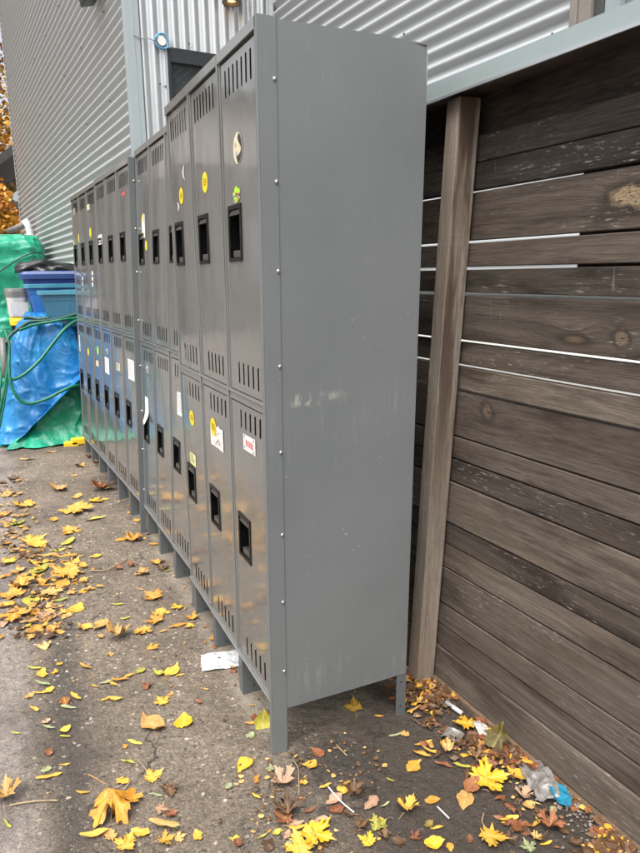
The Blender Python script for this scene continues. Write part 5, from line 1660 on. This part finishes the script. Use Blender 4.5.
# u, v, width in photo pixels, kind, curl, colour, (own label)
LV = [
 (59,491,17,'m',2,'T'),(77,497,12,'o',1,'T'),(98,501,17,'m',0,'B1'),(102,491,24,'m',2,'R'),(100,485,5,'s',0,'T'),(77,512,27,'m',1,'O'),(54,521,8,'s',1,'O'),(95,520,15,'l',1,'G'),
 (69,532,20,'m',1,'O'),(68,543,14,'o',1,'G'),(4,515,14,'m',1,'O'),(7,496,12,'m',1,'T'),(24,506,21,'m',1,'O'),(16,524,15,'m',1,'G'),(33,541,22,'m',1,'O'),(37,546,16,'o',1,'Y'),(122,540,12,'o',1,'Y'),(134,541,23,'m',2,'O'),
 (81,467,10,'s',2,'T'),(75,476,5,'s',0,'Y'),(28,460,13,'l',1,'T'),(50,453,10,'l',1,'T'),(13,479,12,'m',1,'B'),(3,483,9,'o',1,'B'),(90,458,9,'s',2,'R'),(97,463,9,'m',2,'B'),(104,470,8,'l',1,'T'),
 (96,557,9,'o',0,'Y'),(74,565,18,'m',1,'O'),(66,576,27,'m',1,'O'),(63,585,15,'o',1,'O'),(51,595,21,'m',1,'T'),(39,571,19,'o',1,'G'),(26,580,19,'m',1,'O'),(22,587,21,'m',2,'O'),(13,596,21,'m',2,'O'),(31,602,18,'o',1,'G'),(75,610,15,'h',1,'Y'),
 (52,610,14,'m',2,'T'),(47,618,16,'o',1,'P'),(15,618,28,'m',0,'O'),(39,629,14,'o',2,'O'),(27,627,8,'o',1,'G'),(57,633,14,'l',1,'O'),(8,563,15,'m',1,'Y'),(28,556,19,'m',2,'B'),(35,564,15,'l',1,'Y'),(47,556,16,'l',1,'T'),(63,557,11,'l',0,'Y'),
 (3,625,11,'o',1,'P'),(45,647,15,'m',2,'T'),(118,569,11,'m',2,'R'),(132,566,10,'m',2,'R'),(138,575,7,'o',1,'T'),(118,605,11,'l',0,'G'),(125,619,9,'l',0,'G'),(86,629,14,'m',1,'Y'),(100,627,16,'h',1,'T'),
 (119,639,29,'m',3,'T','large curled light brown maple leaf in the middle of the lane'),(138,633,10,'o',1,'O'),(154,545,8,'o',1,'O'),(144,574,17,'m',2,'T'),(156,563,15,'m',2,'O'),(162,569,15,'m',2,'B'),(167,571,8,'l',0,'G'),
 (153,598,22,'m',1,'O'),(177,608,14,'m',0,'B1'),(161,614,17,'m',1,'Y'),(155,622,20,'m',1,'O'),(144,632,18,'m',1,'O'),(179,626,19,'l',2,'O'),(192,618,17,'m',2,'O'),(189,627,13,'m',1,'Y'),(163,632,9,'l',1,'T'),(153,648,14,'m',0,'Y'),
 (43,674,15,'o',1,'Y'),(35,669,14,'l',0,'G'),(55,673,8,'s',1,'Y'),(43,684,17,'l',0,'g'),(86,668,14,'l',1,'O'),(60,665,6,'s',0,'Y'),(35,710,12,'l',1,'Y'),(40,694,12,'l',1,'Y'),(49,692,11,'s',1,'Y'),(30,697,9,'s',1,'T'),(76,697,17,'l',0,'Y'),
 (65,702,13,'o',1,'X'),(68,708,15,'l',0,'g'),(46,723,9,'s',1,'P'),(49,728,12,'l',0,'g'),(65,731,13,'o',2,'Y'),(65,737,10,'l',0,'G'),(16,734,8,'l',0,'G'),(49,753,11,'s',2,'R'),(112,684,13,'l',0,'Y'),(120,681,15,'l',1,'O'),(128,677,13,'l',1,'O'),(107,683,12,'l',0,'g'),(95,687,9,'l',0,'Y'),
 (115,700,14,'l',1,'O'),(106,700,10,'l',0,'Y'),(125,748,7,'s',1,'O'),(135,743,15,'l',0,'G','bright green yellow leaflet left of the brown folded leaf'),
 (173,671,18,'h',0,'Y'),(180,676,9,'l',0,'Y'),(159,675,12,'o',2,'G'),(147,687,11,'s',2,'R'),(140,672,10,'s',1,'G'),(162,702,17,'m',0,'Y'),(184,722,21,'h',0,'B1','bright yellow angular leaf alone on the lane near the tallest lockers'),
 (153,727,28,'o',3,'T','brown folded leaf lying on its side left of the bright yellow one'),(199,703,10,'l',1,'R'),(251,724,12,'l',1,'O'),(263,726,17,'o',1,'G','green yellow leaf propped beside the front foot of the lockers'),(250,737,9,'s',1,'g'),(171,695,7,'s',1,'T'),
 (6,799,33,'m',2,'T','large tan maple leaf with a long stem at the left edge'),(8,826,12,'l',1,'G'),(50,778,21,'l',1,'Y'),(46,771,10,'s',2,'g'),(65,766,10,'l',1,'Y'),(83,794,12,'l',1,'Y'),(122,782,13,'s',0,'Y'),(129,763,13,'l',2,'G'),
 (116,812,52,'m',3,'X','big arched orange and brown maple leaf near the bottom left'),(94,838,24,'l',1,'Y'),(128,848,27,'m',1,'Y'),(111,838,14,'s',1,'T'),(104,834,12,'s',2,'R'),
 (154,778,22,'m',1,'Y'),(170,792,22,'m',2,'B'),(157,796,11,'l',0,'g'),(162,810,16,'m',1,'P'),(166,829,30,'l',1,'T'),(141,833,17,'o',1,'Y'),(166,841,19,'m',1,'Y'),(180,839,13,'m',1,'T'),(175,829,8,'s',1,'g'),(198,837,13,'o',1,'Y'),(172,815,12,'s',1,'R'),
 (235,840,10,'o',0,'G'),(244,766,18,'h',0,'B1','bright yellow rounded leaf left of the front locker foot'),(257,780,10,'o',1,'X'),(256,797,11,'l',0,'B1'),(229,787,8,'s',0,'g'),(239,846,11,'s',2,'R'),
 (310,766,14,'h',0,'Y'),(318,754,14,'o',1,'R'),(282,783,28,'m',2,'P','pinkish tan crumpled maple leaf in front of the front foot'),(270,770,10,'s',1,'g'),(325,787,12,'l',0,'Y'),(343,791,13,'o',1,'Y'),(346,784,10,'l',0,'Y'),(334,800,18,'o',0,'P'),(337,811,16,'o',1,'R'),(304,784,8,'s',1,'Y'),
 (288,814,30,'m',3,'B'),(284,822,22,'m',2,'R'),(298,829,17,'l',1,'Y'),(293,826,18,'l',1,'P'),(321,823,15,'o',1,'P'),(317,839,38,'m',0,'B1','large bright yellow maple leaf at the bottom edge'),(300,849,34,'m',0,'Y','yellow maple leaf tucked left of the large bright one'),(290,845,10,'o',0,'g'),(287,836,11,'o',1,'P'),(371,804,18,'o',1,'P'),
 (362,827,19,'m',2,'B'),(367,842,20,'m',1,'B1'),(376,822,14,'l',1,'Y'),(277,834,9,'o',1,'G'),(356,796,24,'m',3,'B'),(268,846,16,'s',2,'B'),(262,838,10,'l',1,'G'),
 (414,767,18,'o',0,'Y','speckled yellow oval leaf on the dark soil'),(423,745,16,'l',1,'O'),(421,755,16,'l',1,'Y'),(431,752,14,'l',1,'Y'),(446,750,19,'m',3,'T'),(444,766,15,'l',2,'R'),(462,767,16,'l',0,'G'),(390,781,8,'l',0,'G'),(432,801,14,'o',0,'O'),(385,806,10,'l',1,'g'),
 (408,812,26,'m',2,'O'),(379,827,20,'m',2,'G'),(429,826,10,'o',1,'Z'),(437,829,12,'l',1,'Y'),(434,845,19,'o',1,'B1'),(470,841,9,'o',1,'R'),(489,782,42,'m',0,'B1','largest bright yellow maple leaf near the clear plastic bag'),(472,789,21,'o',0,'R','reddish smooth oval leaf against the largest yellow leaf'),
 (465,801,22,'o',1,'T'),(493,841,32,'m',1,'Y'),(507,824,12,'l',1,'Y'),(488,759,18,'o',1,'O'),(465,727,24,'m',0,'B1'),(490,741,19,'o',2,'B'),(430,684,13,'m',2,'O'),(430,725,12,'l',1,'T'),(519,777,22,'o',2,'Y'),(516,763,16,'l',0,'G'),
 (524,796,21,'m',2,'P'),(509,820,18,'l',1,'Y'),(529,807,13,'o',1,'T'),(553,811,9,'o',0,'g'),(550,829,26,'m',3,'R'),(528,848,16,'m',1,'g'),(546,845,12,'l',1,'B1'),(621,847,14,'o',2,'Y'),(536,825,13,'l',1,'Y'),(525,826,12,'o',2,'R'),
 (355,707,22,'m',1,'Y','yellow maple leaf on the pale concrete under the nearest lockers'),(379,717,8,'l',0,'Y'),(440,697,14,'m',3,'B'),(447,708,16,'m',3,'B'),(420,690,14,'m',2,'B'),(421,704,12,'s',2,'T'),(440,715,13,'m',2,'B'),(411,712,9,'l',1,'T'),(455,745,16,'m',3,'B'),(478,757,18,'m',3,'B'),
 (498,760,16,'m',3,'B'),(508,778,14,'o',2,'B'),(540,815,18,'m',2,'B'),(562,830,15,'o',2,'B'),(536,840,14,'m',2,'T'),(575,844,14,'o',2,'B'),(404,735,9,'s',1,'T'),(395,736,12,'l',0,'g'),(140,590,9,'l',1,'T'),(87,590,8,'s',1,'T'),(110,655,8,'s',1,'T'),(205,690,8,'l',1,'T'),
 (214,640,10,'m',2,'O'),(200,600,9,'s',1,'T'),(138,521,9,'o',1,'O'),(130,513,7,'o',1,'Y'),(108,489,9,'m',2,'O'),(58,551,12,'l',1,'G'),(44,583,14,'m',2,'O'),(60,601,12,'l',1,'G'),(66,617,13,'m',1,'T'),(34,612,13,'m',1,'Y'),(8,606,12,'m',1,'Y'),(19,571,13,'m',1,'T'),(70,557,11,'m',1,'Y'),(84,566,10,'o',1,'O'),
 (5,545,14,'m',1,'B'),(15,553,10,'l',1,'Y'),(12,533,9,'o',1,'B'),(22,516,10,'l',1,'Y'),(300,800,9,'l',1,'R'),(310,812,12,'l',1,'R'),(325,845,11,'s',1,'B'),(385,838,15,'m',2,'B'),(400,843,14,'s',2,'B'),(415,838,14,'m',2,'R'),(450,848,10,'o',1,'Y'),(510,840,16,'m',2,'B'),(350,815,11,'s',1,'B'),
]


def region(u, v, p):
    if p.x > 0.40 and u > 400: 
        return 'in fence foot litter' if p.x > 0.50 else 'on soil near the fence'
    if u > 262 and v > 735: return 'on soil by the end panel'
    if u < 95 and v < 660: return 'in the left drift'
    if v < 500: return 'at the lane far end'
    if u < 95 and v > 660: return 'along the dark seam'
    if u > 115 and v < 650: return 'beside the middle locker legs'
    if v > 775: return 'at the lane bottom left'
    return 'beside the tallest lockers'


items = []
for e in LV:
    u, v, w, k, cu, cl = e[:6]
    p = at_ground(u, v)
    items.append([p, u, v, w, k, cu, cl, e[6] if len(e) > 6 else None])
ORD = ['nearest', 'second nearest', 'third nearest', 'fourth nearest', 'fifth nearest', 'sixth nearest', 'seventh nearest', 'eighth nearest', 'ninth nearest', 'tenth nearest', 'eleventh nearest', 'twelfth nearest']
buckets = {}
for it in items:
    if it[7] is None:
        size = 'small ' if it[3] < 11 else ('large ' if it[3] > 23 else '')
        key = (size + ('curled ' if it[5] >= 2 else '') + CN[it[6]] + ' ' + KL[it[4]], region(it[1], it[2], it[0]))
        buckets.setdefault(key, []).append(it)
for (what, where), lst in buckets.items():
    lst.sort(key=lambda i: -i[2])
    for r_, it in enumerate(lst):
        if len(lst) == 1: it[7] = what + ' ' + where
        else: it[7] = (ORD[r_] if r_ < len(lst) - 1 else 'farthest') + ' ' + what + ' ' + where
for i, (p, u, v, w, k, cu, cl, lab) in enumerate(items):
    rnd = random.Random(i * 13 + 5)
    depth = (p - CAM).dot(CF)
    width = w * depth / FPX
    kind = KN[k]
    me = BASE[kind, 3, 0] if (cu == 3 and kind == 'maple') else BASE[kind, min(cu, 2), rnd.randrange(5)]
    span = {'maple': 1.05, 'oval': 0.9, 'heart': 0.86, 'lance': 0.95, 'scrap': 0.72}[kind]
    s = width / span * (1.12 if kind == 'lance' else 1.0) * (1.18 if (u < 110 and 480 < v < 640) else 1.0)
    o = bpy.data.objects.new(KO[k], me)
    col.objects.link(o)
    o.location = (p.x, p.y, p.z + 0.0035 + 0.0015 * rnd.random() + (0.01 if 'large' in lab or 'largest' in lab else 0))
    rz = rnd.uniform(0, 2 * math.pi)
    if kind == 'lance': rz = R(-24) + R(90) + rnd.uniform(-.75, .75) + (math.pi if rnd.random() < .5 else 0)
    o.rotation_euler = (rnd.uniform(-.10, .10), rnd.uniform(-.10, .10), rz)
    if 'propped' in lab: o.rotation_euler = (R(62), R(8), R(-20)); o.location.z += .01; s *= 1.3
    zs_ = 1.0 if cu < 2 else rnd.uniform(0.8, 1.25)
    if 'arched' in lab: zs_ = 1.1; o.rotation_euler = (math.pi, 0, R(20)); o.location.z += s * 0.42
    o.scale = (s, s, s * zs_ * 0.85)
    o.material_slots[0].link = 'OBJECT'
    o.material_slots[0].material = LC[cl]
    tag(o, lab, 'leaf', 'fallen leaves')
# leaf leaning up against the fence foot
p = at_ground(500, 748)
o = bpy.data.objects.new('rounded_leaf', BASE['heart', 1, 0]); col.objects.link(o)
o.location = (p.x - 0.005, p.y, p.z + 0.045); o.scale = (0.095, 0.10, 0.12); o.rotation_euler = (R(70), R(10), R(-75))
o.material_slots[0].link = 'OBJECT'; o.material_slots[0].material = LC['Z']
tag(o, 'mottled green brown leaf standing up against the fence foot', 'leaf', 'fallen leaves')

# uncountable crumbs of leaf, twig and needle: one object
def litter(name, label, mats, n, place, s0, s1, seed, cat='litter'):
    rnd = random.Random(seed)
    mb = MB()
    for _ in range(n):
        q = place(rnd)
        if q is None: continue
        x, y = q
        s = rnd.uniform(s0, s1)
        a = rnd.uniform(0, 6.283); el = rnd.choice((0.25, 0.4, 0.75))
        z = gh(x, y) + 0.003 + rnd.random() * s * .3
        ca, sa = math.cos(a), math.sin(a)
        t1, t2 = rnd.uniform(-.4, .4), rnd.uniform(-.5, .5)
        pts = []
        for (px, py, pz) in ((-.5, 0, 0), (-.15, -.5 * el, t1), (.3, -.4 * el, t2), (.5, .05, .1), (.2, .5 * el, t1 * .6), (-.25, .4 * el, .15)):
            pts.append((x + s * (px * ca - py * sa), y + s * (px * sa + py * ca), z + s * pz * .5))
        c = len(pts)
        mid = (x, y, z + s * rnd.uniform(-.05, .28))
        mb.add(pts + [mid], [(k, (k + 1) % c, c) for k in range(c)], rnd.randrange(len(mats)))
    mb.keepn = True
    o = mb.build(name, mats)
    return tag(o, label, cat, kind='stuff')


def fence_band(rnd):
    y = rnd.uniform(-0.95, 0.75)
    wd = 0.16 if y < 0.2 else 0.2
    x = fx(y) - 0.02 - abs(rnd.gauss(0, 1)) * wd * .5
    if noise.noise(Vector((x * 6, y * 6, 1))) < -0.22: return None
    return (x, y)


litter('leaf_litter', 'crumbled brown leaf litter banked along the fence foot', [LC['B'], LC['B'], LC['R'], LC['T'], LC['B'], LC['B'], LC['B'], LC['R'], LC['Y'], LC['B']], 3000, fence_band, 0.008, 0.042, 3)


def soil_bits(rnd):
    x = rnd.uniform(-0.15, 0.62); y = rnd.uniform(-0.75, 0.0)
    if noise.noise(Vector((x * 4, y * 4, 6))) < 0.0: return None
    return (x, y)


litter('leaf_crumbs', 'small brown and yellow leaf crumbs scattered on the dark soil', [LC['B'], LC['T'], LC['B'], LC['B'], LC['T']], 700, soil_bits, 0.005, 0.020, 4)


def lane_bits(rnd):
    y = rnd.uniform(-0.35, 3.6); x = rnd.uniform(-1.5, -0.05)
    d = noise.noise(Vector((x * 3.2, y * 2.2, 9)))
    drift = max(0, 1 - abs(x + 0.66 - .03 * y) / 0.28) * max(0, 1 - abs(y - 1.45) / 1.0)
    if d + drift * 1.0 < 0.18: return None
    return (x, y)


litter('leaf_crumbs', 'tan and yellow leaf crumbs drifted along the lane', [LC['B'], LC['T'], LC['T'], LC['O'], LC['B']], 1500, lane_bits, 0.003, 0.016, 5)


def drift_bits(rnd):
    u = rnd.gauss(42, 24); v = rnd.uniform(545, 640)
    if rnd.random() < .3: u = rnd.gauss(14, 10); v = rnd.uniform(480, 560)
    p = at_ground(u, v)
    return (p.x, p.y)


litter('leaf_litter', 'heap of broken tan and yellow leaves in the left drift', [LC['B'], LC['T'], LC['Y'], LC['O'], LC['T'], LC['T'], LC['B']], 400, drift_bits, 0.015, 0.050, 15)


def under_bits(rnd):
    y = rnd.uniform(0.1, 3.7); x = rnd.uniform(0.0, 0.62) - .04 * y
    return (x, y)


litter('leaf_crumbs', 'brown leaf crumbs blown under the lockers', [LC['B'], LC['T'], LC['B'], LC['R']], 420, under_bits, 0.008, 0.035, 6)


def grit(rnd):
    y = rnd.uniform(-0.95, -0.42)
    return (fx(y) - 0.015 - abs(rnd.gauss(0, 1)) * 0.05, y)


rnd = random.Random(8)
mb = MB()
for _ in range(420):
    x, y = grit(rnd); s = rnd.uniform(.0025, .0065); z = gh(x, y) + s * .5 + .003
    q = [(x + s * math.cos(a + s * 900), y + s * math.sin(a + s * 900) * .7, z + rnd.uniform(-.3, .3) * s) for a in (0, 1.26, 2.5, 3.8, 5.0)]
    mb.add(q + [(x, y, z + s * .7), (x, y, z - s * .7)], [(k, (k + 1) % 5, 5) for k in range(5)] + [((k + 1) % 5, k, 6) for k in range(5)])
mb.keepn = True
tag(mb.build('gravel', M['pebble']), 'pale gravel grains spilled along the fence foot', 'gravel', kind='stuff')


# ------------------------------------------------------------------ rubbish
def crumpled(name, label, cat, mat, u, v, lx, ly, h, rz, seed, n=26, shape=None, lift=0.004):
    p = at_ground(u, v)
    if isinstance(rz, tuple):
        d_ = at_ground(rz[0], rz[1]) - at_ground(rz[2], rz[3]); rz = math.atan2(-d_.x, d_.y)
    cs, sn = math.cos(rz), math.sin(rz)
    mb = MB()
    for j in range(n + 1):
        for i in range(n + 1):
            a, b = i / n - .5, j / n - .5
            wx = 1.0 if shape is None else shape(b)
            x, y = a * lx * wx, b * ly
            q = Vector((x * 30 + seed, y * 30, seed))
            z = h * (0.45 + 0.55 * noise.noise(q * .55) + 0.35 * (1 - abs(noise.noise(q * 1.1)) * 2)) * (1 - (2 * abs(b)) ** 4 * .6)
            x += .006 * noise.noise(q + Vector((4, 0, 0))); y += .006 * noise.noise(q + Vector((0, 4, 0)))
            mb.v.append((p.x + cs * x - sn * y, p.y + sn * x + cs * y, p.z + lift + max(0, z)))
    for j in range(n):
        for i in range(n):
            k = j * (n + 1) + i
            mb.f.append((k, k + 1, k + n + 2, k + n + 1)); mb.m.append(0)
    o = mb.build(name, M[mat], smooth=False)
    return tag(o, label, cat)


crumpled('paper_scrap', 'crumpled grey white printed paper under the edge of the nearest lockers', 'paper', 'news', 222, 662, 0.150, 0.115, 0.018, R(-12), 3.0)
crumpled('plastic_bag', 'clear crumpled plastic bag lying at the fence foot', 'bag', 'film', 538, 783, 0.075, 0.150, 0.035, (526, 764, 548, 804), 6.0, shape=lambda b: 0.75 + .3 * math.cos(b * 3))
crumpled('blue_scrap', 'turquoise blue pointed scrap beside the clear plastic bag', 'scrap', 'bluescrap', 559, 798, 0.050, 0.100, 0.012, (551, 785, 568, 812), 9.0, shape=lambda b: max(.08, math.cos(b * 2.9)) ** .8, lift=.012)
crumpled('wrapper', 'small white and red wrapper by the standing leaf', 'wrapper', 'wrapper', 480, 731, 0.035, 0.08, 0.016, (472, 722, 486, 738), 12.0)
crumpled('plastic_bag', 'small clear plastic film scrap near the orange maple leaf', 'bag', 'film', 452, 738, 0.05, 0.06, 0.02, R(40), 15.0)
p0, p1 = at_ground(446, 706), at_ground(462, 717)
mb = MB(); mb.tube([p0 + Vector((0, 0, .014)), p1 + Vector((0, 0, .013))], 0.0075, 12)
tag(mb.build('paper_tube', M['wrapper'], smooth=True), 'white rolled paper tube lying along the fence foot', 'paper')


def twig(label, pix, r, mat, cat='twig'):
    pts = [at_ground(u, v) + Vector((0, 0, .006 + r)) for u, v in pix]
    mb = MB(); mb.tube(spline(pts, 4), r, 6)
    tag(mb.build('twig', M[mat], smooth=True), label, cat, 'twigs on the ground')


twig('pale straight stick under the pinkish oval leaf', [(328, 789), (340, 803), (354, 815)], .0022, 'stickpale')
twig('curved dry stem in front of the front locker foot', [(293, 762), (298, 770), (299, 785), (299, 797)], .0016, 'stick')
twig('short tan stick on the dark soil', [(336, 747), (347, 758)], .002, 'stick')
twig('pale short stick near the dark soil middle', [(437, 809), (449, 821)], .0022, 'stickpale')
twig('long thin stem of the tan leaf at the left edge', [(10, 808), (25, 805), (45, 803), (59, 803)], .0022, 'stick')
twig('thin dark twig across the lane left of the middle legs', [(90, 572), (105, 572), (118, 566), (128, 560)], .003, 'stick')
twig('thin dry stem beside the yellow leaf at bottom left', [(138, 761), (144, 769), (149, 774)], .0015, 'stick')
twig('dry stem standing from the big arched leaf', [(121, 797), (126, 790), (131, 783)], .0018, 'stick')
twig('thin curled stem low near the fence', [(484, 815), (482, 825), (489, 833)], .0016, 'stick')

# ------------------------------------------------------------------ light and world
w = bpy.data.worlds.new('World'); scn.world = w; w.use_nodes = True
nt = w.node_tree; nt.nodes.clear()
out = nt.nodes.new('ShaderNodeOutputWorld'); bgn = nt.nodes.new('ShaderNodeBackground')
sky = nt.nodes.new('ShaderNodeTexSky'); sky.sky_type = 'NISHITA'; sky.sun_disc = False
SUN_EL, SUN_AZ = R(62), R(222)     # azimuth measured clockwise from +Y
sky.sun_elevation = SUN_EL; sky.sun_rotation = SUN_AZ
sky.air_density = 1.0; sky.dust_density = 4.0; sky.ozone_density = 1.0
hs = nt.nodes.new('ShaderNodeHueSaturation'); hs.inputs['Saturation'].default_value = 0.22
nt.links.new(sky.outputs[0], hs.inputs['Color'])
tcw = nt.nodes.new('ShaderNodeTexCoord'); spz = nt.nodes.new('ShaderNodeSeparateXYZ')
nt.links.new(tcw.outputs['Generated'], spz.inputs[0])
mr = nt.nodes.new('ShaderNodeMapRange'); mr.inputs[1].default_value = 0.0; mr.inputs[2].default_value = 1.0
mr.inputs[3].default_value = 0.50; mr.inputs[4].default_value = 2.1
nt.links.new(spz.outputs[2], mr.inputs[0])
mx = nt.nodes.new('ShaderNodeVectorMath'); mx.operation = 'SCALE'
nt.links.new(hs.outputs[0], mx.inputs[0]); nt.links.new(mr.outputs[0], mx.inputs['Scale'])
nt.links.new(mx.outputs[0], bgn.inputs[0]); bgn.inputs[1].default_value = 0.15
nt.links.new(bgn.outputs[0], out.inputs[0])
sd = bpy.data.lights.new('sun', 'SUN'); sd.energy = 0.9; sd.angle = R(35); sd.color = (1.0, 0.97, 0.93)
sun = bpy.data.objects.new('sun', sd); col.objects.link(sun)
dirv = Vector((math.sin(SUN_AZ) * math.cos(SUN_EL), math.cos(SUN_AZ) * math.cos(SUN_EL), math.sin(SUN_EL)))
sun.rotation_euler = dirv.to_track_quat('Z', 'Y').to_euler()

scn.view_settings.view_transform = 'Standard'
scn.view_settings.look = 'None'
scn.view_settings.gamma = 1.0
scn.view_settings.use_curve_mapping = False
scn.view_settings.exposure = 0.88
scn.render.engine = 'CYCLES'
scn.cycles.use_denoising = True
scn.cycles.max_bounces = 8
